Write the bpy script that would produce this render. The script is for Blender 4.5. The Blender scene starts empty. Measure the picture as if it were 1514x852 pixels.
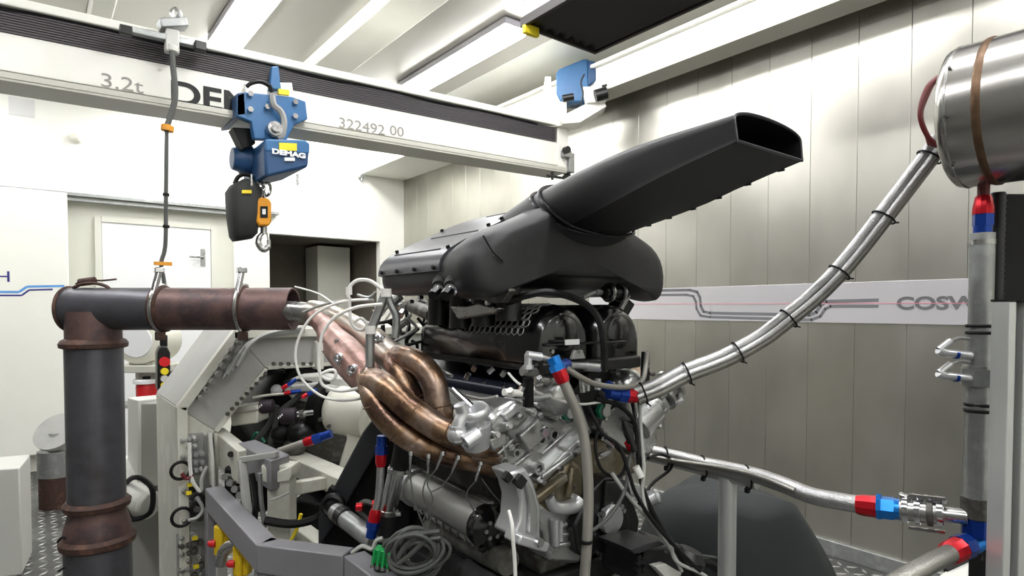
import bpy, bmesh, math, random
from mathutils import Vector as V, Matrix
random.seed(7)
scene = bpy.context.scene
C = scene.collection
# ------------------------------------------------------------------ camera, world, exposure
F, CX, CY, H = 899., 757., 483., 1.65              # focal length in pixels of the 1514x852 frame, eye height
YAW, PIT = math.radians(38.2), math.radians(1.7)
cd = bpy.data.cameras.new('camera'); cam = bpy.data.objects.new('camera', cd); C.objects.link(cam)
cam.location = (0, 0, H); cam.rotation_euler = (math.pi/2 - PIT, 0, -YAW)
cd.sensor_width = 36; cd.lens = F/1514*36; cd.shift_y = (CY-426)/1514; cd.clip_start = .02
scene.camera = cam
world = bpy.data.worlds.new('world'); scene.world = world; world.use_nodes = True
world.node_tree.nodes['Background'].inputs[0].default_value = (.9, .95, 1, 1)
world.node_tree.nodes['Background'].inputs[1].default_value = .3
vs = scene.view_settings
vs.view_transform = 'Standard'; vs.look = 'None'; vs.gamma = 1; vs.use_curve_mapping = False
vs.exposure = EXPO = 1.12
LAMP = 14.0                                         # strength of the fluorescent diffusers
# ------------------------------------------------------------------ pixel rays to points in the room
def ray(px, py):
    a = (px-CX)/F; b = -(py-CY)/F
    cp, sp = math.cos(PIT), math.sin(PIT); f = cp+b*sp; u = -sp+b*cp
    s, c = math.sin(YAW), math.cos(YAW)
    return V((f*s+a*c, f*c-a*s, u)), f
def at(px, py, t):
    r, f = ray(px, py); r = r*(t/f); return V((r.x, r.y, H+r.z))
def onX(px, py, X):
    r, f = ray(px, py); r = r*(X/r.x); return V((r.x, r.y, H+r.z))
def onY(px, py, Y):
    r, f = ray(px, py); r = r*(Y/r.y); return V((r.x, r.y, H+r.z))
def onZ(px, py, Z):
    r, f = ray(px, py); r = r*((Z-H)/r.z); return V((r.x, r.y, Z))
def ats(t, *pts): return [at(p[0], p[1], p[2] if len(p) > 2 else t) for p in pts]
# ------------------------------------------------------------------ materials
def lin(c):
    return tuple(((x/255)/12.92 if x/255 <= .04045 else ((x/255+.055)/1.055)**2.4) for x in c)
MATS = {}
def mat(name, col, rough=.5, metal=0., cols=None, scale=6, detail=4, bump=0., bscale=60, stretch=(1,1,1), emit=0, coat=0., rvar=0., spec=.5, world_co=False):
    m = bpy.data.materials.new(name); m.use_nodes = True; MATS[name] = m
    nt = m.node_tree; N = nt.nodes; L = nt.links; p = N['Principled BSDF']
    c = lin(col)
    p.inputs['Base Color'].default_value = (*c, 1); p.inputs['Roughness'].default_value = rough
    p.inputs['Metallic'].default_value = metal; p.inputs['Coat Weight'].default_value = coat
    p.inputs['Specular IOR Level'].default_value = spec
    if cols or bump or rvar:
        tc = N.new('ShaderNodeTexCoord'); mp = N.new('ShaderNodeMapping'); mp.inputs['Scale'].default_value = stretch
        if world_co: tc = N.new('ShaderNodeNewGeometry'); L.new(tc.outputs['Position'], mp.inputs['Vector'])
        else: L.new(tc.outputs['Object'], mp.inputs['Vector'])
    if cols or rvar:
        nz = N.new('ShaderNodeTexNoise'); nz.inputs['Scale'].default_value = scale; nz.inputs['Detail'].default_value = detail
        nz.inputs['Roughness'].default_value = .6
        L.new(mp.outputs[0], nz.inputs['Vector'])
    if cols:
        r = N.new('ShaderNodeValToRGB'); els = r.color_ramp.elements; allc = [col]+list(cols); n = len(allc)
        while len(els) < n: els.new(.5)
        for i, q in enumerate(allc):
            els[i].position = .3+.4*i/(n-1); els[i].color = (*lin(q), 1)
        L.new(nz.outputs['Fac'], r.inputs[0]); L.new(r.outputs[0], p.inputs['Base Color'])
    if rvar:
        mr = N.new('ShaderNodeMapRange'); mr.inputs['From Min'].default_value = .3; mr.inputs['From Max'].default_value = .7
        mr.inputs['To Min'].default_value = max(.02, rough-rvar); mr.inputs['To Max'].default_value = min(1, rough+rvar)
        L.new(nz.outputs['Fac'], mr.inputs['Value']); L.new(mr.outputs[0], p.inputs['Roughness'])
    if bump:
        n2 = N.new('ShaderNodeTexNoise'); n2.inputs['Scale'].default_value = bscale; n2.inputs['Detail'].default_value = 3
        L.new(mp.outputs[0], n2.inputs['Vector'])
        bp = N.new('ShaderNodeBump'); bp.inputs['Strength'].default_value = bump; bp.inputs['Distance'].default_value = .004
        L.new(n2.outputs['Fac'], bp.inputs['Height']); L.new(bp.outputs[0], p.inputs['Normal'])
    if emit:
        p.inputs['Emission Color'].default_value = (*c, 1); p.inputs['Emission Strength'].default_value = emit
    return m
def braid(name, col, scale, rough=.35, metal=.9):
    m = mat(name, col, rough, metal); nt = m.node_tree; N = nt.nodes; L = nt.links; p = N['Principled BSDF']
    tc = N.new('ShaderNodeTexCoord'); vo = N.new('ShaderNodeTexVoronoi'); vo.inputs['Scale'].default_value = scale
    L.new(tc.outputs['Object'], vo.inputs['Vector'])
    bp = N.new('ShaderNodeBump'); bp.inputs['Strength'].default_value = .6; bp.inputs['Distance'].default_value = .001
    L.new(vo.outputs['Distance'], bp.inputs['Height']); L.new(bp.outputs[0], p.inputs['Normal'])
    r = N.new('ShaderNodeMix'); r.data_type = 'RGBA'; c = lin(col)
    r.inputs[6].default_value = (*c, 1); r.inputs[7].default_value = (*[x*.6 for x in c], 1)
    L.new(vo.outputs['Distance'], r.inputs[0]); L.new(r.outputs[2], p.inputs['Base Color'])
    return m
mat('steel_wall', (166,164,155), .33, .95, cols=[(177,175,166),(186,184,176)], scale=1.6, detail=3, rvar=.05, stretch=(1,1,.6), bump=.04, bscale=3, world_co=True)
mat('steel_ceiling', (176,174,168), .35, .6, cols=[(190,188,180)], scale=1.2, rvar=.08, stretch=(1,.3,1))
mat('cream_wall', (243,243,233), .45, 0, cols=[(247,247,239)], scale=2)
mat('white_door', (243,244,244), .35)
mat('recess', (226,226,214), .5)
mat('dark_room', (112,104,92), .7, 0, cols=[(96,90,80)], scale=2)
mat('floor_plate', (104,104,101), .45, .6, cols=[(84,84,82),(116,116,113)], scale=3, rvar=.1)
mat('dark_unseen_wall', (104,104,100), .8, 0, cols=[(112,112,108)], scale=3)  # unseen left wall, toned dark to deepen reflections low on the steel wall
mat('tread', (150,150,147), .38, .7)
mat('crane_white', (232,231,222), .4, 0, cols=[(240,239,232)], scale=3)
mat('crane_grey', (196,194,184), .45)
mat('festoon', (74,70,73), .6)
mat('lamp', (255,255,255), .5, emit=LAMP)
mat('lamp_body', (205,203,212), .35, .3)
mat('black', (9,9,10), .6, spec=.3)
mat('black_gloss', (6,6,7), .2, coat=.3)
mat('black_satin', (14,14,15), .4)
mat('black_rubber', (9,9,10), .75, bump=.15, bscale=200)
mat('airbox', (23,23,25), .48, 0, cols=[(27,27,29)], scale=9, bump=.08, bscale=500)
mat('airbox_lid', (50,50,56), .34, 0, cols=[(55,55,61)], scale=4)  # lighter than the box: reflected ceiling and wall light put into the colour
mat('hoist_blue', (46,98,146), .4, 0, cols=[(54,108,156)], scale=5)
mat('hoist_dark_blue', (36,74,116), .42)
mat('yellow', (226,190,30), .45)
mat('label_yellow', (238,214,40), .5)
mat('hook_yellow', (222,150,28), .45)
mat('chain_bag', (44,46,44), .75, bump=.2, bscale=90)
mat('chrome', (215,215,218), .16, 1.)
mat('steel', (178,178,176), .3, .95, rvar=.08, scale=20)
mat('galv', (168,170,168), .42, .75, cols=[(154,156,155),(180,182,180)], scale=14, rvar=.1)
mat('cast_alu', (172,173,172), .33, .85, cols=[(192,193,192),(154,155,154)], scale=10, bump=.15, bscale=120, rvar=.08)
mat('alu_dark', (120,120,116), .5, .75, cols=[(92,90,84),(140,140,136)], scale=16, bump=.3, bscale=120)
mat('alu_oily', (136,129,112), .42, .7, cols=[(108,98,78),(160,156,144)], scale=9, bump=.15, bscale=100)
mat('alu_matte', (168,168,164), .5, .8)
mat('clamp_dark', (70,70,74), .25, .9)
mat('alu_clean', (205,206,208), .3, .7)
mat('alu_extr', (196,198,196), .35, .5)
mat('header', (134,108,92), .34, .85, cols=[(104,80,70),(150,120,94),(172,150,136),(116,92,86)], scale=11, detail=6, bump=.5, bscale=45, rvar=.1)
mat('collector', (160,126,116), .4, .75, cols=[(136,104,94),(174,138,130),(156,132,140)], scale=12, detail=5, bump=.35, bscale=40)
mat('collector_tip', (160,140,120), .36, .85, cols=[(178,172,164),(136,110,92)], scale=8)
mat('pipe_grey', (80,80,84), .42, .6, cols=[(94,94,100),(72,67,67)], scale=5, detail=6, bump=.1, rvar=.1)
mat('pipe_rust', (94,76,73), .5, .5, cols=[(110,86,82),(78,66,68),(120,92,82)], scale=8, detail=7, bump=.25, bscale=70)
mat('rust', (86,60,50), .65, .3, cols=[(66,48,43),(104,74,60)], scale=25, bump=.3)
mat('frame_white', (212,212,200), .45, 0, cols=[(200,199,187),(220,220,210)], scale=7)
mat('frame_grey', (176,176,172), .5, 0, cols=[(164,164,160)], scale=6)
mat('rail_grey', (142,141,145), .42, .2, cols=[(132,131,135)], scale=5)
mat('panel_grey', (150,150,148), .5, .3)
mat('grey_box', (196,196,190), .5)
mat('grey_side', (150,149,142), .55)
mat('red_anod', (196,24,38), .28, .55)
mat('blue_anod', (22,62,150), .28, .55)
mat('light_blue_anod', (20,120,205), .28, .55)
mat('red', (205,28,34), .4)
mat('green', (22,150,76), .45)
mat('green_ring', (30,120,90), .4)
mat('navy', (34,38,52), .35, .2)
mat('grey_wire', (170,170,166), .45)
mat('white_wire', (226,225,220), .4)
mat('dark_red_hose', (104,36,36), .4)
mat('grey_cable', (78,80,77), .5)
mat('cover_cloth', (22,27,28), .75, 0, cols=[(27,32,33)], scale=3, bump=.3, bscale=12)
mat('stand_dark', (44,44,46), .5, .2, cols=[(38,38,40)], scale=6)
mat('plate_gun', (64,65,68), .4, .5, cols=[(56,57,60)], scale=6)
mat('can_steel', (182,180,174), .27, .95, cols=[(196,194,190),(168,164,158)], scale=5, stretch=(1,.15,1), rvar=.06)
mat('weld', (92,70,52), .45, .7, cols=[(122,98,76)], scale=30)
mat('sign', (214,212,216), .32, .55)
mat('sign_line', (112,112,116), .4)
mat('pink', (226,130,150), .5)
mat('text_dark', (8,8,9), .6)
mat('text_grey', (98,98,100), .5)
mat('text_pale', (150,148,142), .5)
mat('text_white', (236,236,236), .5)
mat('navy_text', (44,48,128), .5)
mat('sky_line', (96,160,226), .5)
mat('paper', (222,222,220), .6)
mat('knob', (44,34,42), .5)
mat('cream_part', (232,230,216), .4)
mat('duct_grey', (168,164,168), .5, .2)
mat('louvre', (38,33,30), .45)
mat('flex', (206,206,200), .5)
mat('thermal_wrap', (212,188,162), .7, bump=.5, bscale=60)
braid('braided', (200,200,200), 420)
braid('braided_dark', (176,174,168), 420)
mat('hose_grey', (142,140,133), .4, .35)
# ------------------------------------------------------------------ mesh toolkit
def perp(d):
    d = d.normalized(); a = V((0,0,1)) if abs(d.z) < .9 else V((1,0,0))
    u = d.cross(a).normalized(); return u, d.cross(u).normalized()
def cr(pts, n=6, closed=False):
    P = [V(p) for p in pts]; out = []; m = len(P)
    for i in range(m if closed else m-1):
        if closed: a, b, c, d = P[i-1], P[i], P[(i+1) % m], P[(i+2) % m]
        else: a, b, c, d = P[max(i-1, 0)], P[i], P[i+1], P[min(i+2, m-1)]
        for k in range(n):
            t = k/n; t2 = t*t; t3 = t2*t
            out.append(.5*((2*b)+(c-a)*t+(2*a-5*b+4*c-d)*t2+(3*b-a-3*c+d)*t3))
    if not closed: out.append(P[-1])
    return out
class B:
    def __init__(s): s.v = []; s.f = []
    def add(s, vs, fs):
        n = len(s.v); s.v += [V(x) for x in vs]; s.f += [tuple(i+n for i in f) for f in fs]; return s
    def hexa(s, p): # bottom 4 then top 4
        return s.add(p, [(3,2,1,0),(4,5,6,7),(0,1,5,4),(1,2,6,5),(2,3,7,6),(3,0,4,7)])
    def box(s, c, size, R=None):
        c = V(c); h = V(size)/2; P = []
        for z in (-1, 1):
            for x, y in ((-1,-1),(1,-1),(1,1),(-1,1)):
                q = V((x*h.x, y*h.y, z*h.z)); P.append(c+(R @ q if R else q))
        return s.hexa(P)
    def bar(s, p0, p1, w, h, up=(0,0,1)):       # rectangular bar between two points
        p0, p1 = V(p0), V(p1); d = (p1-p0).normalized(); u = d.cross(V(up)).normalized()*w/2; v = u.cross(d).normalized()*h/2
        return s.hexa([p0-u-v, p0+u-v, p1+u-v, p1-u-v, p0-u+v, p0+u+v, p1+u+v, p1-u+v])
    def loft(s, secs, cap0=True, cap1=True, ring=True):
        n = len(secs[0]); vs = [p for q in secs for p in q]; fs = []
        for i in range(len(secs)-1):
            for j in range(n if ring else n-1):
                k = (j+1) % n; fs.append((i*n+j, i*n+k, (i+1)*n+k, (i+1)*n+j))
        if cap0: fs.append(tuple(reversed(range(n))))
        if cap1: fs.append(tuple(range((len(secs)-1)*n, len(secs)*n)))
        return s.add(vs, fs)
    def lathe(s, p0, axis, prof, n=24, cap=True):   # prof: (distance along axis, radius)
        p0 = V(p0); d = V(axis).normalized(); u, w = perp(d); secs = []
        for h, r in prof:
            secs.append([p0+d*h+(u*math.cos(2*math.pi*k/n)+w*math.sin(2*math.pi*k/n))*max(r, .0002) for k in range(n)])
        return s.loft(secs, cap, cap)
    def cyl(s, p0, p1, r0, r1=None, n=16):
        p0, p1 = V(p0), V(p1); return s.lathe(p0, p1-p0, [(0, r0), ((p1-p0).length, r0 if r1 is None else r1)], n)
    def hexn(s, p0, p1, r): return s.cyl(p0, p1, r, n=6)
    def tube(s, pts, r, n=10, closed=False, cap=True):
        P = [V(p) for p in pts]; m = len(P); u = None; secs = []
        for i in range(m):
            if closed: d = P[(i+1) % m]-P[i-1]
            else: d = P[min(i+1, m-1)]-P[max(i-1, 0)]
            d = d.normalized()
            if u is None: u, _ = perp(d)
            u = (u-d*u.dot(d)).normalized(); w = d.cross(u)
            rr = r[i] if isinstance(r, (list, tuple)) else r
            secs.append([P[i]+(u*math.cos(2*math.pi*k/n)+w*math.sin(2*math.pi*k/n))*rr for k in range(n)])
        if closed: secs.append(secs[0]); cap = False
        return s.loft(secs, cap, cap)
    def wire(s, pts, r, n=6, k=6): return s.tube(cr(pts, k), r, n)
    def prism(s, poly, o, u, v, w):
        o, u, v, w = V(o), V(u), V(v), V(w); n = len(poly)
        a = [o+u*x+v*y for x, y in poly]
        return s.loft([a, [p+w for p in a]])
    def ptsprism(s, pts, w):
        w = V(w); a = [V(p) for p in pts]; return s.loft([a, [p+w for p in a]])
    def sphere(s, c, r, n=16, m=8, sc=(1,1,1)):
        c = V(c); secs = []
        for i in range(m+1):
            th = math.pi*i/m; rr = max(math.sin(th), .01)*r
            secs.append([c+V((math.cos(2*math.pi*k/n)*rr*sc[0], math.sin(2*math.pi*k/n)*rr*sc[1], -math.cos(th)*r*sc[2])) for k in range(n)])
        return s.loft(secs)
    def pipe(s, pts, r, ri, n=24):       # hollow tube with wall
        P = [V(p) for p in pts]; d = (P[-1]-P[0]).normalized(); u, w = perp(d)
        def ring(p, q): return [p+(u*math.cos(2*math.pi*k/n)+w*math.sin(2*math.pi*k/n))*q for k in range(n)]
        return s.loft([ring(P[0], ri), ring(P[0], r), ring(P[-1], r), ring(P[-1], ri), ring(P[0], ri)], False, False)
ORG = {}
def setp(o, label=None, cat=None, group=None, kind=None):
    if label: o['label'] = label
    if cat: o['category'] = cat
    if group: o['group'] = group
    if kind: o['kind'] = kind
    return o
def thing(name, label, cat, loc, group=None, kind=None):
    o = bpy.data.objects.new(name, None); C.objects.link(o); o.location = loc; o.empty_display_size = .1
    ORG[o] = V(loc); return setp(o, label, cat, group, kind)
def build(b, name, m, parent=None, label=None, cat=None, group=None, kind=None, sm=40, bev=0, seg=2, sub=0, org=None):
    if parent is not None: off = ORG[parent]
    elif org is not None: off = V(org)
    else:
        xs = [p.x for p in b.v]; ys = [p.y for p in b.v]; off = V(((min(xs)+max(xs))/2, (min(ys)+max(ys))/2, min(p.z for p in b.v)))
    me = bpy.data.meshes.new(name); me.from_pydata([p-off for p in b.v], [], b.f)
    bm = bmesh.new(); bm.from_mesh(me); bmesh.ops.recalc_face_normals(bm, faces=bm.faces); bm.to_mesh(me); bm.free()
    me.materials.append(MATS[m])
    if sm: me.shade_smooth(); me.set_sharp_from_angle(angle=math.radians(sm))
    o = bpy.data.objects.new(name, me); C.objects.link(o)
    if parent is not None: o.parent = parent
    else: o.location = off
    ORG[o] = off
    if bev:
        md = o.modifiers.new('bevel', 'BEVEL'); md.width = bev; md.segments = seg; md.limit_method = 'ANGLE'; md.angle_limit = math.radians(38)
    if sub:
        md = o.modifiers.new('sub', 'SUBSURF'); md.levels = sub; md.render_levels = sub
    return setp(o, label, cat, group, kind)
def inst(src, parent, loc, rot=None):                # a copy of a small piece, its mesh shared
    o = bpy.data.objects.new(src.name.split('.')[0], src.data); C.objects.link(o)
    o.parent = parent; o.location = V(loc)-ORG[parent] if parent else V(loc)
    if rot: o.rotation_euler = rot
    ORG[o] = ORG[parent] if parent else V(loc)
    return o
def text(s, name, m, o, u, v, size, parent, label=None, depth=.002, sx=1., align='LEFT', bold=0):
    cu = bpy.data.curves.new('t', 'FONT'); cu.body = s; cu.size = size; cu.extrude = depth; cu.align_x = align; cu.offset = bold
    ob = bpy.data.objects.new('t', cu); C.objects.link(ob)
    dg = bpy.context.evaluated_depsgraph_get(); me = bpy.data.meshes.new_from_object(ob.evaluated_get(dg))
    bpy.data.objects.remove(ob); bpy.data.curves.remove(cu)
    u = V(u).normalized(); v = V(v).normalized(); w = u.cross(v); off = ORG[parent]
    for vt in me.vertices:
        c = vt.co.copy(); vt.co = V(o)-off+u*c.x*sx+v*c.y+w*c.z
    me.materials.clear(); me.materials.append(MATS[m]); me.name = name
    ob = bpy.data.objects.new(name, me); C.objects.link(ob); ob.parent = parent; ORG[ob] = off
    return setp(ob, label)
def bolt(parent, p, d, r=.006, h=.006, m='steel', name='bolt', n=6):
    p = V(p); d = V(d).normalized(); return build(B().cyl(p-d*.002, p+d*h, r, n=n), name, m, parent, sm=40)
X_, Y_, Z_ = V((1,0,0)), V((0,1,0)), V((0,0,1))
RT = V((math.cos(YAW), -math.sin(YAW), 0)); FW = V((math.sin(YAW), math.cos(YAW), 0))   # across and along the line of sight
# ================================================================== the room
XW, YB, XL, YF, ZC = 4.17, 7.79, -3.2, -3.2, 3.9
build(B().box(((XL+XW)/2, (YF+YB)/2, -.05), (XW-XL+.4, YB-YF+.4, .1)), 'floor', 'floor_plate', kind='structure', sm=0)
floor = bpy.data.objects['floor']
# raised tread lozenges: those in plain view one by one, the rest as one pattern
def loz(c, ang, l=.036, w=.012, h=.0035):
    c = V(c); a = V((math.cos(ang), math.sin(ang), 0)); b = V((-a.y, a.x, 0)); t = V((0,0,h))
    return [c+a*l, c+b*w, c-a*l, c-b*w, c+a*l*.7+t, c+b*w*.5+t, c-a*l*.7+t, c-b*w*.5+t]
LF = [(0,1,5,4),(1,2,6,5),(2,3,7,6),(3,0,4,7),(4,5,6,7)]
studs = []; rest = B(); ps = .075
src = [B().add(loz((0,0,0), s*math.pi/4), LF) for s in (1, -1)]
for i in range(int((XW-(-1.2))/ps)):
    for j in range(int((7.7-.6)/ps)):
        p = V((-1.18+i*ps, .62+j*ps, 0)); s, c = math.sin(YAW), math.cos(YAW)
        f = p.x*s+p.y*c; a = p.x*c-p.y*s; px = CX+F*a/f; py = 456+F*1.65/f
        seen = (30 < px < 105 and 640 < py < 852 and f > 3.6) or (180 < px < 232 and 690 < py < 760) or (1236 < px < 1345 and 790 < py < 852)
        if seen: studs.append((f, p, (i+j) % 2))
        else: rest.add(loz(p, (math.pi/4)*(1 if (i+j) % 2 else -1)), LF)
studs.sort(key=lambda q: q[0])
ssrc = [None, None]
for f, p, k in studs[:300]:
    if ssrc[k] is None:
        o = build(B().add([v+p for v in src[1-k].v], LF), 'tread_stud', 'tread', floor, sm=0)
        for vv in o.data.vertices: vv.co -= p-ORG[floor]
        o.location = p-ORG[floor]; ssrc[k] = o
    else: inst(ssrc[k], floor, p)
for f, p, k in studs[300:]: rest.add([v+p for v in src[1-k].v], LF)
build(rest, 'tread_pattern', 'tread', floor, kind='stuff', sm=0)
# right wall: steel sheets 0.3 m wide with open joints
wr = build(B().box((XW+.08, (YF+YB)/2, ZC/2), (.1, YB-YF+.4, ZC)), 'wall_right', 'stand_dark', kind='structure', sm=0)
pan0 = None
for k in range(-15, 23):
    y0 = 1.121+.2994*k; y1 = y0+.2994
    if y1 < YF: continue
    y1 = min(y1, YB)
    if pan0 is None or y1-y0 < .29:
        o = build(B().box((XW+.015, (y0+y1)/2, (.09+ZC)/2), (.03, y1-y0-.002, ZC-.09)), 'panel', 'steel_wall', wr, sm=0, bev=.0015)
        if pan0 is None: pan0 = o; py0 = (y0+y1)/2
    else:
        o = bpy.data.objects.new('panel', pan0.data); C.objects.link(o); o.parent = wr; o.location = (0, (y0+y1)/2-py0, 0); ORG[o] = ORG[wr]
        md = o.modifiers.new('bevel', 'BEVEL'); md.width = .0015; md.limit_method = 'ANGLE'
build(B().box((XW-.012, (YF+YB)/2, .05), (.024, YB-YF, .1)), 'baseboard_right', 'galv', kind='structure', bev=.003)
# sign strip on the right wall
sg = thing('sign_strip', 'long brushed aluminium sign strip with stepped grey lines on steel wall', 'sign', (XW-.008, 2.3, 1.555))
sb = build(B().box((XW-.006, 1.8, 1.6875), (.008, 4.6, .265)), 'sign_board', 'sign', sg, sm=0, bev=.002)
def stripline(pts, w, m, d=.0015):
    b = B()
    for i in range(len(pts)-1):
        p, q = V((0, pts[i][0], pts[i][1])), V((0, pts[i+1][0], pts[i+1][1])); t = (q-p).normalized(); n = V((0, -t.z, t.y))*w/2
        p = p-t*w*.2; q = q+t*w*.2
        b.hexa([V((XW-.0098-d, 0, 0))+x for x in (p-n, p+n, q+n, q-n)]+[V((XW-.0098, 0, 0))+x for x in (p-n, p+n, q+n, q-n)])
    return b
def yz(px, py): p = onX(px, py, XW-.01); return (p.y, p.z)
ln = lambda *p: [yz(*q) for q in p]
build(stripline(ln((900,431),(1020,429),(1031,432),(1035,440),(1036,452),(1040,461),(1050,463),(1196,466),(1207,462),(1213,452),(1222,446),(1298,444)), .022, 'x'), 'grey_line', 'sign_line', sg, sm=0)
build(stripline(ln((900,437),(1015,436),(1025,438),(1029,446),(1030,457),(1036,467),(1050,469),(1200,473),(1213,468),(1220,457),(1228,453),(1298,453)), .019, 'x'), 'grey_line', 'sign_line', sg, sm=0)
build(stripline(ln((900,450),(1514,448)), .0035, 'x', .003), 'red_line', 'pink', sg, sm=0)
text('COSWORTH', 'lettering', 'text_grey', onX(1325, 457, XW-.0115), -Y_, Z_, .105, sg, 'wide grey capital letters', .0012, 1.3, bold=.003)
# back wall with doorway, recess and sliding door
wb = B()
for x0, x1, z0, z1, y in ((XL, .25, 0, ZC, YB), (1.9, 2.31, 0, 2.8, YB), (.25, 2.31, 2.8, ZC, YB), (2.31, 3.8, 2.58, ZC, YB), (3.8, XW+.2, 0, ZC, YB)):
    wb.box(((x0+x1)/2, y+.06, (z0+z1)/2), (x1-x0, .12, z1-z0))
wbk = build(wb, 'wall_back', 'cream_wall', kind='structure', sm=0)
build(B().box((1.08, YB+.11, 1.4), (1.66, .06, 2.8)), 'recess_back', 'recess', wbk, sm=0)
for z in (2.82,):
    tr = B().box((.6, YB-.06, z+.0), (3.6, .1, .035)).box((1.07, YB-.05, z-.05), (1.6, .05, .03))
    build(tr, 'door_track', 'galv', wbk, bev=.004)
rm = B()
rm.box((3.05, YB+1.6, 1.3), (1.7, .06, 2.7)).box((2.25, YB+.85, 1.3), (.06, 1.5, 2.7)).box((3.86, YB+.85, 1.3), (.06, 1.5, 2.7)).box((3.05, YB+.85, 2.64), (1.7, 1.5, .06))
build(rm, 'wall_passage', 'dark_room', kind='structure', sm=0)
build(B().box((3.52, YB+1.2, 1.29), (.5, .5, 2.56)), 'passage_cupboard', 'recess', None, 'tall beige cupboard inside the dark doorway', 'cupboard', bev=.01)
# inner door in the recess
d1 = build(B().box((1.12, YB+.06, 1.29), (1.065, .05, 2.575)), 'door_1', 'white_door', kind='structure', bev=.006)
fr = B().box((.555, YB+.055, 1.31), (.06, .07, 2.62)).box((1.685, YB+.055, 1.31), (.06, .07, 2.62)).box((1.12, YB+.055, 2.605), (1.065, .07, .06))
build(fr, 'door_frame', 'recess', d1)
hp = onY(300, 381, YB+.03)
build(B().cyl(hp, hp-Y_*.06, .014).cyl(hp-Y_*.055, hp-Y_*.055-X_*.15, .011).box(hp, (.05, .012, .2)), 'door_handle', 'steel', d1, bev=.002)
# sliding door with stripe
sd = build(B().box((-1.0, YB-.1, 1.505), (2.58, .1, 2.63)), 'door_2', 'cream_wall', kind='structure', bev=.012)
YS = YB-.1501
def doorline(pts, w, m):
    b = B()
    P = [onY(x, y, YS) for x, y in pts]
    for i in range(len(P)-1):
        p, q = P[i], P[i+1]; t = (q-p).normalized(); n = V((-t.z, 0, t.x))*w/2
        b.hexa([x+V((0,-.0015,0)) for x in (p-n, p+n, q+n, q-n)]+[x+V((0,.0005,0)) for x in (p-n, p+n, q+n, q-n)])
    return build(b, 'blue_stripe', m, sd, sm=0)
doorline([(-30,431.5),(28,432),(40,424),(95,423)], .022, 'sky_line'); doorline([(-30,437),(32,437),(43,429),(78,428)], .016, 'navy_text')
text('COSWORTH', 'lettering', 'navy_text', onY(17, 417, YS-.001), X_, Z_, .15, sd, 'blue capital letters', .001, 1.2, 'RIGHT')
# front and left walls (behind the camera), ceiling
build(B().box(((XL+XW)/2, YF-.05, ZC/2), (XW-XL+.4, .1, ZC)), 'wall_front', 'cream_wall', kind='structure', sm=0)
build(B().box((XL-.05, (YF+YB)/2, ZC/2), (.1, YB-YF+.3, ZC)), 'wall_left', 'dark_unseen_wall', kind='structure', sm=0)
ce = build(B().box(((XL+XW)/2, (YF+YB)/2, ZC+.08), (XW-XL+.4, YB-YF+.4, .1)), 'ceiling', 'cream_wall', kind='structure', sm=0)
edges = [XL, -1.5, -.66, .36, 2.0, 2.3, 3.45, XW]
for a, b in zip(edges[:-1], edges[1:]):
    if (a, b) == (2.0, 2.3): continue
    for y0, y1 in ((YF, 2.0), (2.0, YB)):
        build(B().box(((a+b)/2, (y0+y1)/2, ZC+.015), (b-a-.006, y1-y0-.006, .03)), 'panel', 'steel_ceiling' if b < 3.9 else 'cream_wall', ce, sm=0, bev=.003)
for x0, x1 in ((1.98, 2.31), (.36, .5)):
    build(B().box(((x0+x1)/2, (YF+YB)/2, ZC-.04), (x1-x0, YB-YF, .14)), 'trim_1' if x0 > 1 else 'trim_2', 'cream_wall', kind='structure', bev=.01)
build(B().box((3.84, 7.0, 3.68), (.66, 1.56, .43)), 'trim_3', 'cream_wall', kind='structure', bev=.006)
# fluorescent fittings
def lamp_label(X, y):
    if y > 7: return 'unseen fluorescent ceiling light added to brighten the cream back wall'
    if y > 5: return {1.3: 'long fluorescent ceiling light directly above the blue chain hoist', 3.02: 'long fluorescent ceiling light ending beside the grey air duct'}.get(X, 'long fluorescent ceiling light over the end of the crane bridge')
    return 'long fluorescent ceiling light between the air duct and the wall behind the engine front'
for X in (1.3, 3.02, -.9):
    for y1 in (7.7, 5.5, 3.35, 1.2, -.95):  # rows run on out of view; unseen back row added to brighten the wall
        y0 = y1-1.72
        l = thing('ceiling_light', lamp_label(X, y1), 'ceiling light', (X, (y0+y1)/2, ZC-.09), 'fluorescent ceiling lights')
        build(B().box((X, (y0+y1)/2, ZC-.03), (.27, y1-y0+.06, .05)), 'housing', 'lamp_body', l, bev=.006)
        build(B().prism([(-.112,0),(.112,0),(.085,-.04),(-.085,-.04)], (X, y0, ZC-.056), X_, Z_, Y_*(y1-y0)), 'diffuser', 'lamp', l, bev=.008)
# small fixtures on the back wall
build(B().box(onY(32, 158, YB-.005), (.2, .006, .18)), 'wall_notice', 'paper', None, 'small grey notice sheet on cream wall above sliding door', 'notice', sm=0)
p = onY(113, 205, YB)
build(B().lathe(p, -Y_, [(0,.05),(.02,.055),(.05,.045),(.07,.02)], 20), 'wall_detector', 'cream_part', None, 'small round white detector on cream wall above door track', 'detector')
p = onY(532, 262, YB)
build(B().box(p-Y_*.04, (.06, .08, .04)).cyl(p-Y_*.06-Z_*.02, p-Y_*.06-Z_*.06, .015), 'wall_bracket', 'galv', None, 'small grey metal bracket on cream wall near ceiling bulkhead', 'bracket', bev=.003)
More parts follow.
